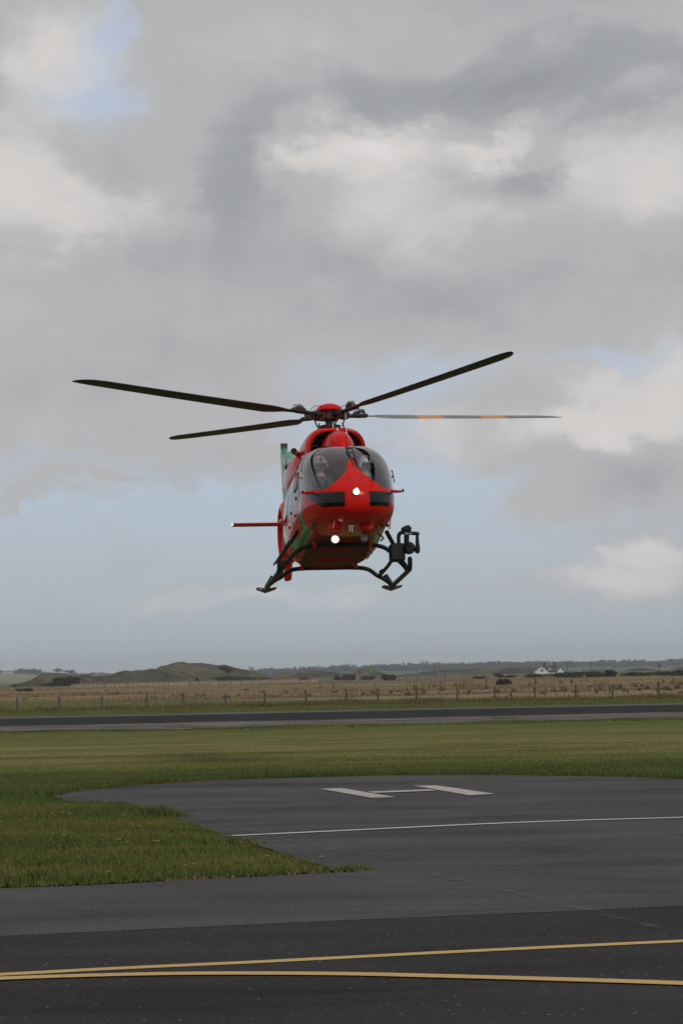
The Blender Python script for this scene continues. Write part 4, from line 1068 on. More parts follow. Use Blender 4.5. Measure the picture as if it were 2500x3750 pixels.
def fuselage():
    nt1, nt2, nt3 = 300, 150, 60
    ts = np.concatenate([np.linspace(0, 6.2, nt1, endpoint=False), np.linspace(6.2, 11, nt2, endpoint=False), np.linspace(11, 17, nt3)])
    nth = 400; th = np.linspace(-PI / 2, 1.5 * PI, nth, endpoint=False)
    T, A = np.meshgrid(ts, th, indexing='ij'); X, Y, Z = fus_surface(T, A)
    V = np.stack([X, Y, Z], -1).reshape(-1, 3); nr, nc = X.shape
    i, j = np.meshgrid(np.arange(nr - 1), np.arange(nc), indexing='ij')
    a = (i * nc + j).ravel(); b = (i * nc + (j + 1) % nc).ravel(); Fq = np.stack([a, a + nc, b + nc, b], -1)
    C = V[Fq].mean(1); cx, cy, cz = C.T
    ws, chin, sw = classify(cx, cy, cz); mi = paint(cx, cy, cz)
    e = .011
    which = np.zeros(len(Fq), int)
    which[ws < 0] = 1; which[chin < 0] = 2; which[sw < -e] = 3
    sealm = (np.abs(sw) <= e)
    which[sealm] = 4
    def part(sel, name, mats, mi_=None, split=None):
        F = Fq[sel]; u, inv = np.unique(F, return_inverse=True)
        me = fast_mesh(name, V[u], inv.ravel(), np.arange(len(F)) * 4, np.full(len(F), 4), mats, mi_, smooth=True)
        o = bpy.data.objects.new(name, me); COL.objects.link(o); o.parent = heli; return o
    body = part(which == 0, 'fuselage', [M['red'], M['green'], M['tan'], M['red_matte'], M['seam']], mi[which == 0])
    for s in (-1, 1):
        part((which == 1) & (np.sign(cy) == s), 'windscreen', [M['glass']])
        part((which == 2) & (np.sign(cy) == s), 'chin_window', [M['glass_dark']])
        for lo, hi in ((1.0, 2.3), (.05, 1.0), (-1.1, .05), (-2.5, -1.1)):
            part((which == 3) & (np.sign(cy) == s) & (cx > lo) & (cx <= hi), 'side_window', [M['glass_side']])
    part(which == 4, 'window_seal', [M['black']])
fuselage()

# --- cabin interior
mb = MB(); mb.box((.6, 0, .68), (3.0, 1.1, .04)); mb.build('cabin_floor', M['dark_in'], heli)
mb = MB(); mb.box((.55, 0, 1.40), (.05, 1.45, 1.45)); mb.build('cabin_bulkhead', M['dark_in'], heli)
mb = MB(); mb.box((2.55, 0, 1.16), (.5, 1.05, .14), bev=.04); mb.box((2.48, 0, 1.27), (.32, .7, .14), bev=.05); mb.box((2.5, 0, .95), (.3, .3, .45)); mb.build('instrument_panel', M['dark_in'], heli)
mb = MB(); mb.box((1.65, 0, 2.13), (.4, .34, .08), bev=.03); mb.build('overhead_console', M['dark_in'], heli)
for s in (-1, 1):                      # door frames seen through the windscreen
    P = [(2.16, .72, 1.22), (2.14, .74, 1.4), (2.02, .735, 1.62), (1.84, .69, 1.84), (1.74, .60, 2.02), (1.78, .47, 2.13), (1.83, .30, 2.17)]
    P = [(x, y * s, z) for x, y, z in P]
    mb = MB(); mb.tube(bezier(P, 6), .022, 8); mb.build('door_frame', M['black'], heli, True)
    # crew seats
    c = Vector((1.58, .40 * s, .06))
    mb = MB(); mb.box(c + Vector((.12, 0, 1.0)), (.52, .46, .12), bev=.04); mb.box(c + Vector((-.20, 0, 1.42)), (.12, .46, .78), Matrix.Rotation(rad(-8), 3, 'Y'), bev=.04)
    mb.box(c + Vector((-.27, 0, 1.9)), (.09, .26, .22), bev=.03); mb.box(c + Vector((.05, 0, .82)), (.34, .34, .30)); mb.build('crew_seat', M['seat'], heli)
    mb = MB(); mb.tube(bezier([(1.95, s * .40, .68), (1.95, s * .40, .95), (2.0, s * .40, 1.12)], 5), .014, 6); mb.ball((2.0, s * .40, 1.15), (.022, .022, .04)); mb.build('control_stick', M['black'], heli, True)

# --- engine cowling with two open intakes
def cowl():
    #     x    halfw  ztop  zlow  n
    K = [(.86, .56, 2.77, 2.16, 3.3), (.70, .59, 2.83, 2.14, 3.3), (.30, .60, 2.87, 2.12, 3.3), (-.4, .61, 2.87, 2.1, 3.2), (-1.1, .62, 2.81, 2.08, 3.1), (-1.8, .58, 2.72, 2.05, 2.9), (-2.5, .46, 2.55, 2.02, 2.6), (-3.1, .26, 2.32, 2.0, 2.3)]
    K = np.array(K); n = 64
    rows = []
    def ring(x, w, zt, zl, e, sc=1.0):
        out = []
        for j in range(n + 1):
            a = PI * j / n; c, s = math.cos(a), math.sin(a)
            out.append((x, math.copysign(abs(c) ** (2 / e), c) * w, zl + (zt - zl) * abs(s) ** (2 / e)))
        return out
    inner = [ring(.0, .47, 2.73, 2.14, 3.0), ring(.6, .49, 2.75, 2.14, 3.0), ring(.84, .51, 2.735, 2.15, 3.0)]
    outer = []
    for t in np.linspace(0, len(K) - 1, 50):
        v = [float(curve(K[:, q], np.array(t))) for q in range(5)]; outer.append(ring(*v))
    rows = inner + outer; V = [p for r in rows for p in r]; F = []; mi = []
    for i in range(len(rows) - 1):
        for j in range(n):
            F.append((i * (n + 1) + j, i * (n + 1) + j + 1, (i + 1) * (n + 1) + j + 1, (i + 1) * (n + 1) + j))
            p = V[F[-1][0]]
            grn = i > 3 and p[0] < -1.35 and p[2] < 2.2 + (-1.35 - p[0]) * .9
            mi.append(1 if i < 2 else (2 if grn else 0))
    obj_from('engine_cowling', V, F, [M['red'], M['intake'], M['green']], heli, True, mi)
    mb = MB(); mb.box((.0, 0, 2.4), (.04, .98, .62)); mb.build('intake_back', M['intake'], heli)
    for s in (-1, 1):
        mb = MB(); mb.tube([(.35, s * .36 + .1 * math.cos(a), 2.42 + .13 * math.sin(a)) for a in np.linspace(0, 2 * PI, 20)], .014, 6); mb.build('intake_ring', M['metal'], heli, True)
    # side shoulder fairings
    for s in (-1, 1):
        mb = MB(); mb.ball((-.9, s * .56, 2.16), (1.25, .20, .40), 28, 18); mb.build('cowling_fairing', M['red'], heli, True)
        if s > 0: continue
        mb = MB(); mb.tube([(-.25, s * .62, 2.50), (.0, s * .70, 2.50), (.08, s * .72, 2.50)], [.05, .058, .06], 14, cap=False); mb.build('air_scoop', M['red'], heli, True)
        mb = MB(); mb.lathe([(0, 0), (.052, 0)], 'x', (.04, s * .715, 2.5), 14); mb.build('scoop_mouth', M['intake'], heli)
    # exhaust stacks
    for s in (-1, 1):
        mb = MB(); mb.lathe([(.15, -.5), (.14, 0), (.13, .0), (.12, -.4)], c=(-2.05, s * .56, 2.74), n=20, R=Matrix.Rotation(rad(-62) , 3, 'Y') @ Matrix.Rotation(rad(0), 3, 'X')); mb.build('exhaust_pipe', M['green'], heli, True)
        mb = MB(); mb.ball((-2.1, s * .44, 2.35), (.75, .24, .42), 24, 16); mb.build('exhaust_fairing', M['green'], heli, True)
cowl()
# centre fairing between the intakes
mb = MB(); mb.ball((.95, 0, 2.25), (.86, .325, .45), 40, 24); mb.build('gearbox_fairing', M['red'], heli, True)
mb = MB()
mb.tube([(1.72, .09, 2.40), (1.5, .115, 2.52), (1.2, .06, 2.60), (.95, -.10, 2.62), (.7, -.2, 2.6)], .004, 5); mb.build('fairing_seam', M['seam'], heli)
mb = MB(); mb.lathe([(.055, 0), (.055, .012), (.018, .02), (.01, .11), (0, .115)], c=(.85, .03, 2.69), n=14); mb.build('antenna', M['white'], heli, True)
mb = MB(); mb.tube([(1.42, .12, 2.58), (1.38, .12, 2.98)], [.007, .005], 6); mb.tube([(1.42, .12, 2.48), (1.42, .12, 2.60)], .02, 8); mb.build('whip_antenna', M['white'], heli, True)
mb = MB(); mb.tube([(.6, -.02, 2.74), (.6, -.02, 2.96)], [.012, .005], 6); mb.build('whip_antenna', M['white'], heli, True)

# --- rotor
HUB = Vector((0, 0, 3.205))
RT = Matrix.Rotation(rad(1.5), 3, 'Y')          # disc leans slightly forward of the airframe
mb = MB(); mb.tube([(0, 0, 2.72), (0, 0, 3.05), (0, 0, 3.2)], [.10, .085, .10], 16); mb.lathe([(.0, 2.78), (.17, 2.78), (.17, 2.84), (.11, 2.88), (.10, 2.9)], n=20); mb.build('rotor_mast', M['dark_metal'], heli, True)
mb = MB(); mb.lathe([(.115, -.12), (.16, -.09), (.17, .0), (.17, .07), (.12, .09), (.0, .09)], c=HUB, n=24, R=RT)
for k in range(4):
    a = rad(45 + 90 * k); mb.box(HUB + Vector((.17 * math.cos(a), .17 * math.sin(a), -.02)), (.1, .1, .15), Matrix.Rotation(a, 3, 'Z'), bev=.015)
mb.build('rotor_hub', mat('hub_red_brown', wear((.10, .02, .018), .6, 18, (.35, .5), (.03, .025, .022))), heli, True)
mb = MB(); mb.lathe([(.255, .015), (.262, .03), (.235, .085), (.17, .13), (.09, .155), (0, .163)], c=HUB + Vector((0, 0, .06)), n=32, R=RT)
mb.lathe([(.255, .015), (.2, .02), (.0, .03)], c=HUB + Vector((0, 0, .06)), n=32, R=RT); mb.build('rotor_cap', M['red'], heli, True)
# swashplate, pitch links and struts under the hub
mb = MB(); mb.lathe([(.12, -.02), (.21, -.015), (.21, .03), (.12, .035)], c=(0, 0, 2.96), n=24); mb.build('swashplate', M['dark_metal'], heli, True)
HI = HM.inverted()
HR = HM.to_3x3()
def blade(world_dir, pitch, name='rotor_blade'):
    d = HR.inverted() @ Vector((*world_dir, 0)); d.z = 0; d.normalize()
    q = Vector((-d.y, d.x, 0))            # leading edge side (counter-clockwise from above)
    N = 60; R_ = 5.5
    V = []; mi = []; F = []
    # section: closed loop, chord 1, leading edge at +.3
    sec = []
    for u in np.linspace(0, 1, 9): sec.append((.30 - u, .6 * (.2969 * math.sqrt(u) - .126 * u - .3516 * u * u + .2843 * u ** 3 - .1036 * u ** 4) + .01))
    for u in np.linspace(1, 0, 9)[1:-1]: sec.append((.30 - u, -.5 * (.2969 * math.sqrt(u) - .126 * u - .3516 * u * u + .2843 * u ** 3 - .1036 * u ** 4)))
    n = len(sec)
    rs = np.concatenate([np.linspace(.82, 1.35, 10), np.linspace(1.45, 4.8, 34), np.linspace(4.9, R_, 14)])
    for r in rs:
        ch = np.interp(r, [.82, .98, 1.16, 1.35, 4.9, 5.15, 5.35, 5.46, 5.5], [.13, .15, .28, .36, .36, .335, .25, .14, .05])
        sw = np.interp(r, [4.9, 5.2, 5.4, 5.5], [0, .02, .08, .15])
        tk = np.interp(r, [.82, 1.35], [1.6, 1.0])
        cz = .02 + .30 * (max(0, r - .5) / 5.0) ** 1.12
        th = rad(pitch - (r - 1) * 1.3)
        for (c_, h_) in sec:
            a = c_ * ch - sw; b = h_ * ch * tk
            lat = a * math.cos(th) - b * math.sin(th); ver = a * math.sin(th) + b * math.cos(th)
            V.append(HUB + RT @ (d * r + q * lat + Vector((0, 0, cz + ver))))
    for i in range(len(rs) - 1):
        for j in range(n):
            F.append((i * n + j, i * n + (j + 1) % n, (i + 1) * n + (j + 1) % n, (i + 1) * n + j))
            rm = (rs[i] + rs[i + 1]) / 2; top = j < 8
            st = (1.98 < rm < 2.60) or (3.5 < rm < 4.1)
            mi.append(2 if (top and st) else (1 if top else 0))
    F.append(tuple(range(n - 1, -1, -1))); F.append(tuple(range((len(rs) - 1) * n, len(rs) * n))); mi += [0, 0]
    o = obj_from(name, V, F, [M['blade_dark'], M['blade_top'], M['orange']], heli, True, mi)
    # root: cuff, lead-lag damper, clamp
    def L(r, l, z): return HUB + RT @ (d * r + q * l + Vector((0, 0, z)))
    mb = MB(); mb.tube([L(.14, 0, 0), L(.3, 0, .0), L(.45, 0, .012), L(.7, 0, .03), L(.86, 0, .045)], [.085, .07, .05, .06, .055], 10, flat=.75)
    mb.build('blade_cuff', M['dark_metal'], o, True)
    mb = MB(); mb.box(L(.33, 0, -.005), (.16, .16, .11), Matrix.Rotation(math.atan2(d.y, d.x), 3, 'Z'), bev=.02)
    mb.box(L(.62, 0, .05), (.14, .10, .09), Matrix.Rotation(math.atan2(d.y, d.x), 3, 'Z'), bev=.02); mb.build('blade_clamp', M['dark_metal'], o)
    mb = MB(); mb.tube([L(.55, -.02, .08), L(.62, -.03, .12), L(.76, -.03, .125), L(.80, -.02, .09)], [.02, .042, .042, .02], 8); mb.tube([L(.66, -.03, .12), L(.66, -.03, .17)], .022, 6)
    mb.build('damper', M['metal'], o, True)
    mb = MB(); mb.tube([L(.30, .16, -.02), L(.17, .17, -.22)], .014, 6); mb.ball(L(.30, .16, -.02), .028, 8, 6); mb.box(L(.36, .10, -.01), (.08, .16, .04), Matrix.Rotation(math.atan2(d.y, d.x), 3, 'Z'))
    mb.build('pitch_link', M['dark_metal'], o)
    mb = MB(); mb.tube(bezier([L(.2, .06, .08), L(.28, .1, .14), L(.4, .08, .13), L(.46, .03, .06)], 5), .006, 5); mb.build('bonding_lead', M['black'], o)
    return o
al = rad(34)
blade((-math.cos(al), -math.sin(al)), 12)
blade((math.cos(al), math.sin(al)), 19)
al = rad(38)
blade((-math.sin(al), math.cos(al)), 10)
blade((math.sin(al), -math.cos(al)), 4)
mb = MB(); mb.tube([(.12, -.22, 3.02), (.25, -.30, 2.74)], .016, 6); mb.tube([(.12, .22, 3.02), (.25, .32, 2.74)], .013, 6); mb.tube([(-.1, -.14, 3.02), (-.05, -.2, 2.82)], .03, 6); mb.tube([(.10, -.06, 2.98), (.16, -.16, 2.82)], .02, 6); mb.build('control_rod', M['dark_metal'], heli)

# --- tail: fin, shrouded fan, stabiliser
FX, FZ = -7.62, 2.09
def ring_duct():
    prof = []
    n = 56; V = []; F = []
    # cross section of the shroud: (radius, y) loop
    sec = [(.50, -.13), (.50, .13), (.53, .165), (.60, .15), (.66, .10), (.685, 0), (.66, -.10), (.60, -.15), (.53, -.165)]
    for j in range(n):
        a = 2 * PI * j / n
        for r, y in sec: V.append((FX + r * math.cos(a) * 1.0, y, FZ + r * math.sin(a)))
    k = len(sec)
    for j in range(n):
        for i in range(k): F.append((j * k + i, j * k + (i + 1) % k, ((j + 1) % n) * k + (i + 1) % k, ((j + 1) % n) * k + i))
    o = obj_from('tail_fan_shroud', V, F, [M['red']], heli, True)
    mb = MB(); mb.lathe([(0, -.10), (.10, -.09), (.13, 0), (.10, .09), (0, .10)], 'y', (FX, 0, FZ), 18); mb.build('fan_hub', M['red'], o, True)
    for i in range(10):
        a = 2 * PI * i / 10 + .1; d = Vector((math.cos(a), 0, math.sin(a))); t = Vector((-math.sin(a), .6, math.cos(a))).normalized()
        mb = MB(); P0 = Vector((FX, 0, FZ)); w = .05
        nrm = d.cross(t).normalized() * .008
        vs_ = []
        for r in (.12, .49):
            for s1, s2 in ((-1, -1), (1, -1), (1, 1), (-1, 1)): vs_.append(P0 + d * r + t * w * s1 + nrm * s2)
        mb.add(vs_, [(0, 1, 2, 3), (7, 6, 5, 4), (0, 4, 5, 1), (1, 5, 6, 2), (2, 6, 7, 3), (3, 7, 4, 0)]); mb.build('fan_blade', M['dark_metal'], o)
    for a in (.4, 2.5, 4.6):
        mb = MB(); mb.tube([(FX, .08, FZ), (FX + .5 * math.cos(a), .1, FZ + .5 * math.sin(a))], .03, 8); mb.build('stator', M['red'], o, True)
ring_duct()
def fin(secs, name, mats, pf=None):        # secs: (z, x_lead, x_trail, half thickness)
    V = []; F = []; mi = []; us = [0, .03, .1, .25, .45, .7, 1]
    prof = [(u, math.sqrt(u) * (1 - u) * 2.2 + .02 * (u > .9)) for u in us] ; loop = [(u, t) for u, t in prof] + [(u, -t) for u, t in prof[::-1][1:-1]]
    n = len(loop)
    for z, xl, xt, th in secs:
        for u, t in loop: V.append((xl + (xt - xl) * u, t * th, z))
    for i in range(len(secs) - 1):
        for j in range(n):
            F.append((i * n + j, i * n + (j + 1) % n, (i + 1) * n + (j + 1) % n, (i + 1) * n + j)); mi.append(pf(secs[i][0], V[F[-1][0]][0]) if pf else 0)
    F.append(tuple(range(n - 1, -1, -1))); F.append(tuple(range((len(secs) - 1) * n, len(secs) * n))); mi += [mi[0], mi[-1]]
    return obj_from(name, V, F, mats, heli, True, mi)
zs = np.linspace(2.35, 3.94, 32)
fin([(z, -7.05 - (z - 2.5) * .42, -8.1 - (z - 2.5) * .22, .115 - .02 * (z - 2.4)) for z in zs], 'tail_fin', [M['green'], M['red']], lambda z, x: 1 if (z < 2.75 or 2.92 < z < 3.03) else 0)
fin([(1.10, -7.75, -8.12, .08), (1.12, -7.70, -8.16, .095), (1.3, -7.55, -8.1, .10), (1.55, -7.35, -8.05, .11)], 'ventral_fin', [M['red']])
mb = MB(); mb.lathe([(.075, 0), (.075, .10), (.082, .11), (.082, .13), (0, .135)], c=(-7.78, 0, 3.93), n=16); mb.build('tail_beacon', M['metal'], heli, True)
mb = MB(); mb.tube([(-5.95, -1.34, 2.02), (-5.95, 1.34, 2.02)], .145, 18, flat=.25)
o = mb.build('stabiliser', M['red'], heli, True)
# tube() flattens along its own axis; make it lie flat
for v in o.data.vertices:
    y = v.co.y; dx = v.co.x + 5.95; dz = v.co.z - 2.02
    r = math.hypot(dx, dz)
    a = math.atan2(dz, dx); 
    if abs(dz) > abs(dx): v.co.x, v.co.z = -5.95 + dz, 2.02 + dx
for s, nm in ((-1, 'nav'), (1, 'red')):
    mb = MB(); mb.ball((-5.9, s * 1.35, 2.02), (.04, .028, .024), 12, 8); mb.build('navigation_light', M[nm], heli, True)

# --- landing gear
for (xx, ztop, name) in ((1.2, .50, 'front_crosstube'), (-.9, .375, 'rear_crosstube')):
    half = [(0, ztop), (.42, ztop + .0), (.66, ztop - .015), (.80, ztop - .06), (.93, ztop - .16), (1.04, ztop * .42), (1.19, .05), (1.22, .01)]
    P = [(xx, -y, z) for y, z in half[::-1]] + [(xx, y, z) for y, z in half[1:]]
    mb = MB(); mb.tube(bezier(P, 5), .042, 12); mb.build(name, M['skid'], heli, True)
    for s in (-1, 1):
        mb = MB(); mb.box((xx, s * .52, ztop + .02), (.10, .07, .13), bev=.012); mb.build('tube_saddle', M['red'], heli)
        mb = MB(); mb.tube([(xx, s * 1.085, .22), (xx, s * 1.21, .02)], .052, 12); mb.build('tube_sleeve', M['skid'], heli, True)
for s in (-1, 1):
    P = [(-1.12, 1.22 * s, .0), (-.9, 1.22 * s, .0), (1.2, 1.22 * s, .0), (1.33, 1.22 * s, .005), (1.42, 1.22 * s, .04), (1.46, 1.22 * s, .115), (1.47, 1.22 * s, .19)]
    mb = MB(); mb.tube(bezier(P, 6), .045, 12); mb.ball((1.47, 1.22 * s, .19), .045, 12, 8); mb.ball((-1.12, 1.22 * s, .0), .048, 12, 8); sk = mb.build('skid_tube', M['skid'], heli, True)
    # rear snow shoe
    mb = MB(); c = Vector((-.92, 1.22 * s, -.025))
    pts = [(-.24, -.09), (-.17, -.19), (.17, -.19), (.24, -.09), (.24, .09), (.17, .19), (-.17, .19), (-.24, .09)]
    mb = MB()
    for sgn in (-1, 1):
        V = []
        for x_, y_ in ((-.19, 0), (.19, 0), (.12, .185), (-.12, .185)):
            V.append(c + Vector((x_, sgn * y_, .0 + .035 * (y_ > 0)))); 
        for x_, y_ in ((-.19, 0), (.19, 0), (.12, .185), (-.12, .185)):
            V.append(c + Vector((x_, sgn * y_, -.045 + .055 * (y_ > 0))))
        mb.add(V, [(0, 1, 2, 3), (7, 6, 5, 4), (0, 4, 5, 1), (1, 5, 6, 2), (2, 6, 7, 3), (3, 7, 4, 0)])
    mb.build('bear_paw', M['olive'], heli)
    if s < 0:
        for q0, q1 in ((-.165, -.085), (-.065, -.04), (-.02, .02)):
            mb = MB(); mb.box(c + Vector((.165, (q0 + q1) / 2, -.01)), (.05, q1 - q0, .032), bev=.004); mb.build('grip_pad', M['step_white'], heli)
    # boarding step rail between the crosstubes
    mb = MB(); mb.tube([(1.2, .985 * s, .30), (.15, 1.0 * s, .25), (-.9, .985 * s, .21)], .036, 10); mb.build('step_rail', M['skid'], heli, True)
    mb = MB(); mb.box((-.55, .99 * s, .245), (.3, .10, .05), bev=.01); mb.build('rail_clamp', M['skid'], heli)
# sloping step board (starboard) and brace (port)
def board(p0, p1, wdir, w, t, name, m_):
    p0, p1 = Vector(p0), Vector(p1); wd = Vector(wdir).normalized(); nn = (p1 - p0).cross(wd).normalized()
    V = []
    for p in (p0, p1):
        for a, b in ((-1, -1), (1, -1), (1, 1), (-1, 1)): V.append(p + wd * w / 2 * a + nn * t / 2 * b)
    mb = MB(); mb.add(V, [(3, 2, 1, 0), (4, 5, 6, 7), (0, 1, 5, 4), (1, 2, 6, 5), (2, 3, 7, 6), (3, 0, 4, 7)]); return mb.build(name, m_, heli)
def HL(px, py, xl):
    """airframe coordinates of the point at fore-aft station xl seen along a sight line"""
    r = ray(px, py); o_ = HI @ CP; d = HI.to_3x3() @ r; t = (xl - o_.x) / d.x
    return o_ + d * t
board(HL(1092, 1942, 1.75), HL(1062, 1992, 1.5), (1, 0, 0), .05, .06, 'step_arm', M['skid'])
board(HL(1068, 1975, 1.6), HL(1012, 2062, 1.2), (.35, .8, .5), .15, .03, 'step_board', M['olive'])
mb = MB(); mb.tube([HL(1414, 1946, 1.7), HL(1450, 2012, 1.45)], .04, 10); mb.build('step_arm', M['skid'], heli, True)
mb = MB(); mb.tube([HL(1064, 1868, .3), HL(1032, 1926, -.6)], .022, 8); mb.ball(HL(1064, 1868, .3), .03, 8, 6); mb.build('side_strut', M['red'], heli, True)
mb = MB(); mb.ball(HL(1028, 1908, -.55), .035, 10, 8); mb.build('side_lamp', M['chrome'], heli, True)

# --- searchlight on the port side: mount box, yoke, gimbal ball
X0 = 1.45
c = HL(1453, 2024, X0); mb = MB(); mb.box(c, (.26, .275, .33), bev=.025); sl = mb.build('searchlight_mount', M['black'], heli)
k_ = 58.2 / FPX
a = HL(1462, 2010, X0 + .1)
mb = MB(); mb.tube(bezier([HL(1459, 2015, X0 + .1), HL(1459, 1985, X0 + .1), HL(1459, 1965, X0 + .1), HL(1464, 1953, X0 + .1), HL(1476, 1950, X0 + .1), HL(1500, 1952, X0 + .1), HL(1526, 1954, X0 + .1)], 5), .036, 10)
mb.tube([HL(1526, 1954, X0 + .1), HL(1534, 1954, X0 + .1)], .03, 10)
mb.tube([HL(1527, 1956, X0 + .1), HL(1527, 1985, X0 + .1), HL(1529, 2005, X0 + .1), HL(1527, 2020, X0 + .1), HL(1526, 2026, X0 + .1)], [.028, .034, .045, .05, .03], 12)
mb.build('yoke', M['black'], sl, True)
mb = MB(); mb.ball(HL(1496, 2007, X0 + .1), (.13, .125, .118), 24, 16); mb.tube([HL(1488, 1955, X0 + .08), HL(1488, 1990, X0 + .08)], .05, 10); mb.build('lamp_housing', M['black'], sl, True)
mb = MB(); mb.lathe([(0, .0), (.07, .0), (.085, -.03), (.085, -.06)], 'x', HL(1500, 2010, X0 + .24), 20); mb.build('lens', M['glass_dark'], sl, True)
mb = MB(); mb.box(HL(1487, 1938, X0 + .08), (.16, .18, .085), bev=.02); mb.box(HL(1491, 1930, X0 + .08), (.1, .10, .06), bev=.015); mb.build('gimbal_head', M['black'], sl)
# maker's emblem on the yoke: pale swoosh
mb = MB()
for P in ([(1482, 1955), (1485, 1952.5), (1490, 1951), (1494, 1953), (1499, 1954.3), (1508, 1954.8)], [(1482, 1955), (1486, 1957), (1490, 1956), (1493, 1953.5)]):
    mb.tube([HL(px, py, X0 + .142) for px, py in P], .0045, 5)
mb.build('emblem', M['white'], sl)
mb = MB(); mb.tube([HL(1380, 1952, 1.5), HL(1398, 1964, 1.42)], .014, 6); mb.tube([HL(1398, 1964, 1.4), HL(1404, 1970, 1.4), HL(1393, 1982, 1.4)], .018, 6); mb.build('cable_bracket', M['black'], heli, True)
for i, (px, py) in enumerate([(1372, 2006), (1366, 2010), (1360, 2022), (1350, 2034), (1344, 2041), (1398, 2004), (1415, 2011)]):
    c = HL(px, py, .6 - .1 * i if i < 5 else 1.2); mb = MB(); mb.tube([c + Vector((0, -.09, .05)), c, c + Vector((0, .01, -.04))], .010, 5); mb.build('drain_stub', M['dark_metal'], heli)

# --- lamps
def lamp(px, py, xl, r, lit, name='landing_light', pitch=0):
    c = HL(px, py, xl); mb = MB(); mb.lathe([(r * 1.12, -.05), (r * 1.12, .012), (r, .014), (r, .0)], 'x', c, 24)
    h = mb.build(name, M['dark_metal'] if not lit else M['chrome'], heli, True)
    mb = MB(); k_l = .84 if lit else .98; mb.lathe([(0, .008), (r * .6 * k_l, .007), (r * k_l, .004)], 'x', c, 24); mb.build('bulb_lens', M['lamp'] if lit else M['metal'], h, True)
    if lit: mb = MB(); mb.lathe([(r * .84, .004), (r * 1.0, .006)], 'x', c, 24); mb.build('reflector', M['glow'], h, True)  # ring round the bulb glows by itself, painting the lamp's warm edge
lamp(1304, 1801, 3.505, .057, True)
lamp(1227, 1975, 2.82, .068, True)
lamp(1334, 1969, 2.76, .066, False)
for px in (1226, 1341):
    c = HL(px, 1934, 2.84); mb = MB(); mb.box(c, (.24, .215, .15), Matrix.Rotation(rad(-12), 3, 'Y'), bev=.03); mb.build('lamp_housing', M['red'], heli)
mb = MB(); P = HL(1285, 1933, 3.02); mb.box(P + Vector((0, 0, .03)), (.05, .09, .02)); mb.box(P + Vector((0, -.025, -.02)), (.03, .018, .08)); mb.box(P + Vector((0, .02, -.02)), (.03, .018, .10)); mb.build('nose_vent', M['white'], heli)
mb = MB(); mb.tube([HL(1223, 1910, 3.05), HL(1220, 1935, 3.0)], .007, 6); mb.tube([HL(1223, 1911, 3.05), HL(1229, 1911, 3.05)], .005, 6); mb.build('temperature_probe', M['white'], heli)
for s, px in ((-1, 1150), (1, 1415)):
    c = HL(px, 1922, 2.6); mb = MB(); mb.box(c, (.06, .09, .05), Matrix.Rotation(s * rad(-40), 3, 'X')); mb.build('tow_notch', M['intake'], heli)
# --- pitot tubes at the ends of the ledge
for s in (-1, 1):
    mb = MB(); mb.tube([(2.95, s * .60, 1.24), (2.80, s * .80, 1.245), (2.76, s * .91, 1.25)], [.035, .028, .02], 10); mb.tube([(2.74, s * .91, 1.25), (2.92, s * .92, 1.245)], .016, 8); mb.build('pitot_tube', M['red'], heli, True)
    mb = MB(); mb.ball((2.90, s * .92, 1.245), (.03, .022, .03), 8, 6); mb.build('pitot_tip', M['intake'], heli)
# --- wipers and their hub
mb = MB()
mb.tube([HL(1267, 1637, 2.38), HL(1274, 1662, 2.58), HL(1280, 1682, 2.72)], [.016, .018, .016], 8); mb.build('wiper_mount', M['black'], heli, True)
for P in (((1278, 1662), (1288, 1690), (1296, 1717)), ((1291, 1645), (1300, 1685), (1309, 1717))):
    mb = MB(); mb.tube([HL(P[0][0], P[0][1], 2.60), HL(P[1][0], P[1][1], 2.81), HL(P[2][0], P[2][1], 2.98)], [.010, .013, .02], 8); mb.build('wiper', M['black'], heli, True)
mb = MB(); mb.tube([HL(1268, 1643, 2.42), HL(1291, 1643, 2.42)], .012, 6); mb.build('wiper_link', M['black'], heli)
# --- starboard door furniture, mirrored on the port side
for s in (-1, 1):
    for (x_, z_) in ((1.35, 1.05), (.35, .98)):
        y_ = body_half_width(x_, z_) + .012; mb = MB(); mb.box((x_, s * y_, z_), (.16, .035, .035), bev=.008); mb.build('door_handle', M['red'], heli)
    for x_, z_ in ((1.55, 1.34), (.68, 1.2)):
        y_ = body_half_width(x_, z_) + .004; mb = MB(); mb.lathe([(0, 0), (.035, 0), (.04, -.01)], 'y', (x_, s * y_, z_), 12); mb.build('window_vent', M['metal'], heli)
    # sliding pane frame in the front door
    Q = [(1.70, 1.50), (1.70, 1.80), (1.36, 1.84), (1.36, 1.48)]
    P = [(a, s * (body_half_width(a, b) + .006), b) for a, b in Q]; P.append(P[0]); mb = MB(); mb.tube(P, .011, 6, cap=False); mb.build('sliding_pane_frame', M['black'], heli)
    mb = MB(); mb.tube([(1.98, s * (body_half_width(1.98, 1.66) + .01), 1.66), (1.98, s * (body_half_width(1.98, 1.66) + .05), 1.66)], .018, 8); mb.build('door_hinge', M['red'], heli)
    mb = MB(); mb.tube([(-1.1, s * (body_half_width(-1.1, 2.12) + .012), 2.12), (.95, s * (body_half_width(.95, 2.12) + .012), 2.12)], .014, 6); mb.build('door_rail', M['metal'], heli)
    # small bow antenna under the green band
    y_ = body_half_width(1.7, .85); mb = MB(); mb.tube([(1.75, s * y_, .72), (1.70, s * (y_ + .05), 1.0)], [.02, .006], 6); mb.build('blade_antenna', M['red'], heli)
c = HL(1434, 1724, 2.0); mb = MB(); mb.tube([c, c + Vector((0, .015, -.05)), HL(1444, 1768, 2.0)], .010, 6); mb.ball(c, .016, 8, 6); mb.build('door_mirror', M['black'], heli, True)
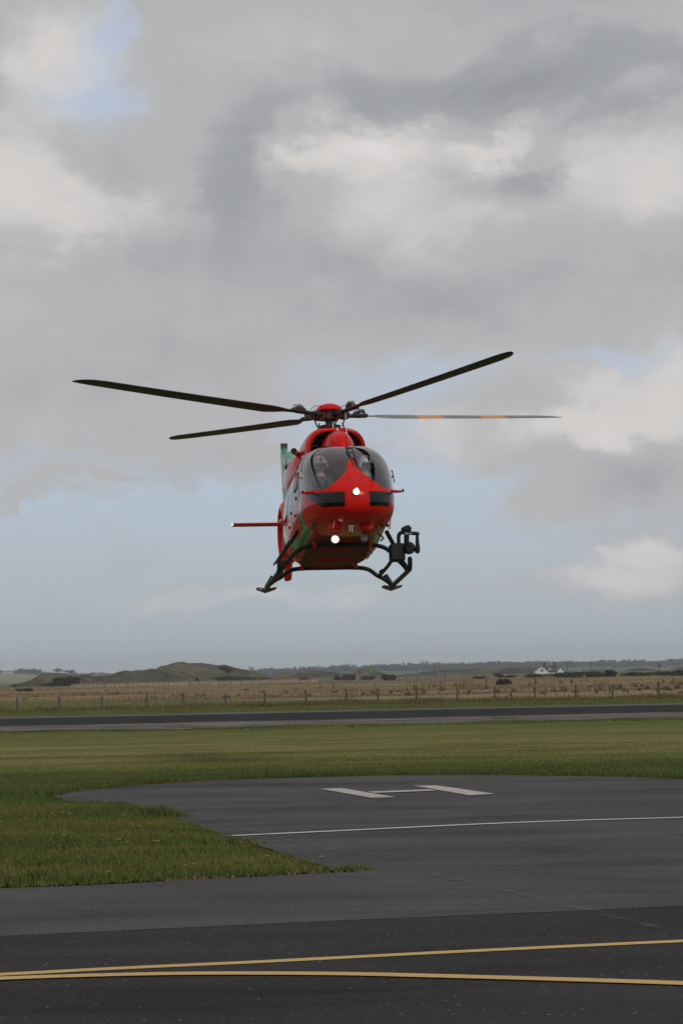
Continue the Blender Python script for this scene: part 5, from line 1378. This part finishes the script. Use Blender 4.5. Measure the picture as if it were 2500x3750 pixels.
# pale curved lettering scroll on the starboard door
mb = MB()
for zc, r in ((.92, .16),):
    P = []
    for a in np.linspace(-2.4, .6, 16):
        x_, z_ = .55 + .30 * math.cos(a), zc + .2 * math.sin(a); P.append((x_, -(body_half_width(x_, z_) + .004), z_))
    mb.tube(P, .012, 5)
mb.build('door_emblem', mat('faded_white_decal', color=(.6, .45, .47), rough=.4), heli)

# ------------------------------------------------------------------ crew
def skin_mesh(name, V, E, Rr, root, m_, parent, sub=1):
    me = bpy.data.meshes.new(name); me.from_pydata([tuple(v) for v in V], E, []); me.materials.append(m_)
    o = bpy.data.objects.new(name, me); COL.objects.link(o); o.parent = parent
    md = o.modifiers.new('skin', 'SKIN'); md.use_smooth_shade = True
    for i, r in enumerate(Rr):
        sv = me.skin_vertices[0].data[i]; sv.radius = (r, r); sv.use_root = (i == root)
    s = o.modifiers.new('sub', 'SUBSURF'); s.levels = sub; s.render_levels = sub
    return o
def crew(s, label, head_turn, lean):
    e = empty('person'); mw = HM @ Matrix.Translation((1.60, .42 * s, 1.14)); e.matrix_world = mw
    tag(e, label, 'person')
    o = 1 if s > 0 else -1
    V = [(0, 0, .08), (.02, 0, .25), (0, 0, .42), (.0, 0, .56), (.01, 0, .64), (.02, 0, .74), (.03, 0, .86)]   # spine, neck, head
    Rr = [.15, .145, .16, .12, .055, .085, .09]; E = [(0, 1), (1, 2), (2, 3), (3, 4), (4, 5), (5, 6)]
    cV, cE, cR = list(V[:4]) + [(.01, 0, .63)], [(0, 1), (1, 2), (2, 3), (3, 4)], [.17, .165, .19, .17, .105]
    for q in (-1, 1):
        i = len(V)
        reach = .12 if q * s < 0 else 0
        arm = [(.0, q * .19, .53), (.08, q * .25, .27), (.34, q * .20 , .17), (.43, q * .17, .17)]
        V += arm; Rr += [.062, .05, .038, .03]; E += [(3, i), (i, i + 1), (i + 1, i + 2), (i + 2, i + 3)]
        h = i + 3
        for k, (l, dy) in enumerate(((.085, -.03), (.095, -.01), (.09, .012), (.07, .03))):
            j = len(V); V += [(.43 + .045, q * .17 + dy, .172), (.43 + .045 + l * .45, q * .17 + dy, .155), (.43 + l * .75, q * .17 + dy, .13)]; Rr += [.010, .009, .008]; E += [(h, j), (j, j + 1), (j + 1, j + 2)]
        j = len(V); V += [(.445, q * .17 - q * .035, .165), (.475, q * .17 - q * .05, .15)]; Rr += [.011, .009]; E += [(h, j), (j, j + 1)]
        j = len(V); leg = [(.06, q * .11, .07), (.46, q * .15, .10), (.58, q * .14, -.30), (.70, q * .14, -.34)]
        V += leg; Rr += [.095, .065, .045, .04]; E += [(0, j), (j, j + 1), (j + 1, j + 2), (j + 2, j + 3)]
        ci = len(cV); cV += [arm[0], arm[1]]; cR += [.075, .062]; cE += [(3, ci), (ci, ci + 1)]
        ci = len(cV); cV += leg[:3]; cR += [.11, .08, .06]; cE += [(0, ci), (ci, ci + 1), (ci + 1, ci + 2)]
    skin_mesh('body', V, E, Rr, 0, M['skin'], e)
    skin_mesh('flight_suit', cV, cE, cR, 0, M['suit'], e)
    H_ = Vector((.03, 0, .82)); Rz = Matrix.Rotation(head_turn, 3, 'Z')
    mb = MB(); V0 = len(mb.V)
    n, m2 = 24, 16
    mb.ball(H_ + Vector((-.01, 0, .03)), (.145, .13, .14), n, m2, Rz)
    # open the front for the face
    F2 = []
    for f in mb.F:
        cc = sum((mb.V[i] for i in f), Vector()) / len(f) - H_; cc = Rz.transposed() @ cc
        if cc.x > .075 and cc.z < .01: continue
        if cc.z < -.085: continue
        F2.append(f)
    mb.F = F2; mb.build('helmet', M['white'], e, True)
    mb = MB(); P = []
    for a in np.linspace(-1.05, 1.05, 13):
        for z_ in (.01, -.025, -.05): P.append(H_ + Rz @ Vector((.148 * math.cos(a) , .136 * math.sin(a), z_)))
    F = [(i * 3 + j, i * 3 + 3 + j, i * 3 + 4 + j, i * 3 + 1 + j) for i in range(12) for j in range(2)]
    mb.add(P, F); mb.build('visor', M['glass_dark'], e, True)
    mb = MB(); mb.tube(bezier([H_ + Rz @ Vector((.136, 0, .03)), H_ + Rz @ Vector((.135, 0, .09)), H_ + Rz @ Vector((.10, 0, .12))], 4), .018, 8); mb.build('visor_mount', M['black'], e, True)
    mb = MB(); mb.ball(H_ + Rz @ Vector((.10, 0, -.03)), (.022, .012, .022), 8, 6); mb.build('nose', M['skin'], e, True)
    mb = MB(); mb.ball(H_ + Rz @ Vector((.092, 0, -.065)), (.012, .026, .007), 8, 6); mb.build('mouth', mat('lips', color=(.35, .12, .1)), e, True)
    for q in (-1, 1):
        mb = MB(); mb.ball(H_ + Rz @ Vector((.085, q * .032, .0)), (.012, .014, .009), 8, 6); mb.build('eye', M['intake'], e, True)
        mb = MB(); mb.lathe([(0, .02), (.04, .018), (.045, 0)], 'y', H_ + Rz @ Vector((0, q * .125, -.03)), 12); mb.build('ear_cup', M['white'], e, True)
        mb = MB(); P = [(.16, q * .08, .30), (.15, q * .09, .45), (.06, q * .1, .58), (-.08, q * .09, .6)]; mb.tube(bezier(P, 4), .022, 6, flat=.3); mb.build('harness_strap', M['black'], e)
crew(-1, 'pilot in white helmet with bare forearms behind the left half of the windscreen', 0.0, 0)
crew(1, 'crew member in white helmet seated behind the right half of the windscreen', .45, 0)

# ------------------------------------------------------------------ haze
def haze_box():
    mb = MB(); mb.box((0, 2830, 16.5), (5400, 5900, 37)); o = mb.build('haze', None); o.data.materials.clear()
    Mx = bpy.data.materials.new('air_haze'); Mx.use_nodes = True; t = Mx.node_tree; t.nodes.clear()
    ou = t.nodes.new('ShaderNodeOutputMaterial'); pv = t.nodes.new('ShaderNodeVolumePrincipled')
    pv.inputs['Color'].default_value = (.90, .95, 1.0, 1); pv.inputs['Density'].default_value = HAZE; pv.inputs['Anisotropy'].default_value = .2
    t.links.new(pv.outputs[0], ou.inputs['Volume']); o.data.materials.append(Mx); o['kind'] = 'stuff'
    o['label'] = 'thin pale air haze over the plain'; o['category'] = 'haze'
HAZE = 1.25e-4
haze_box()
bpy.context.view_layer.update()
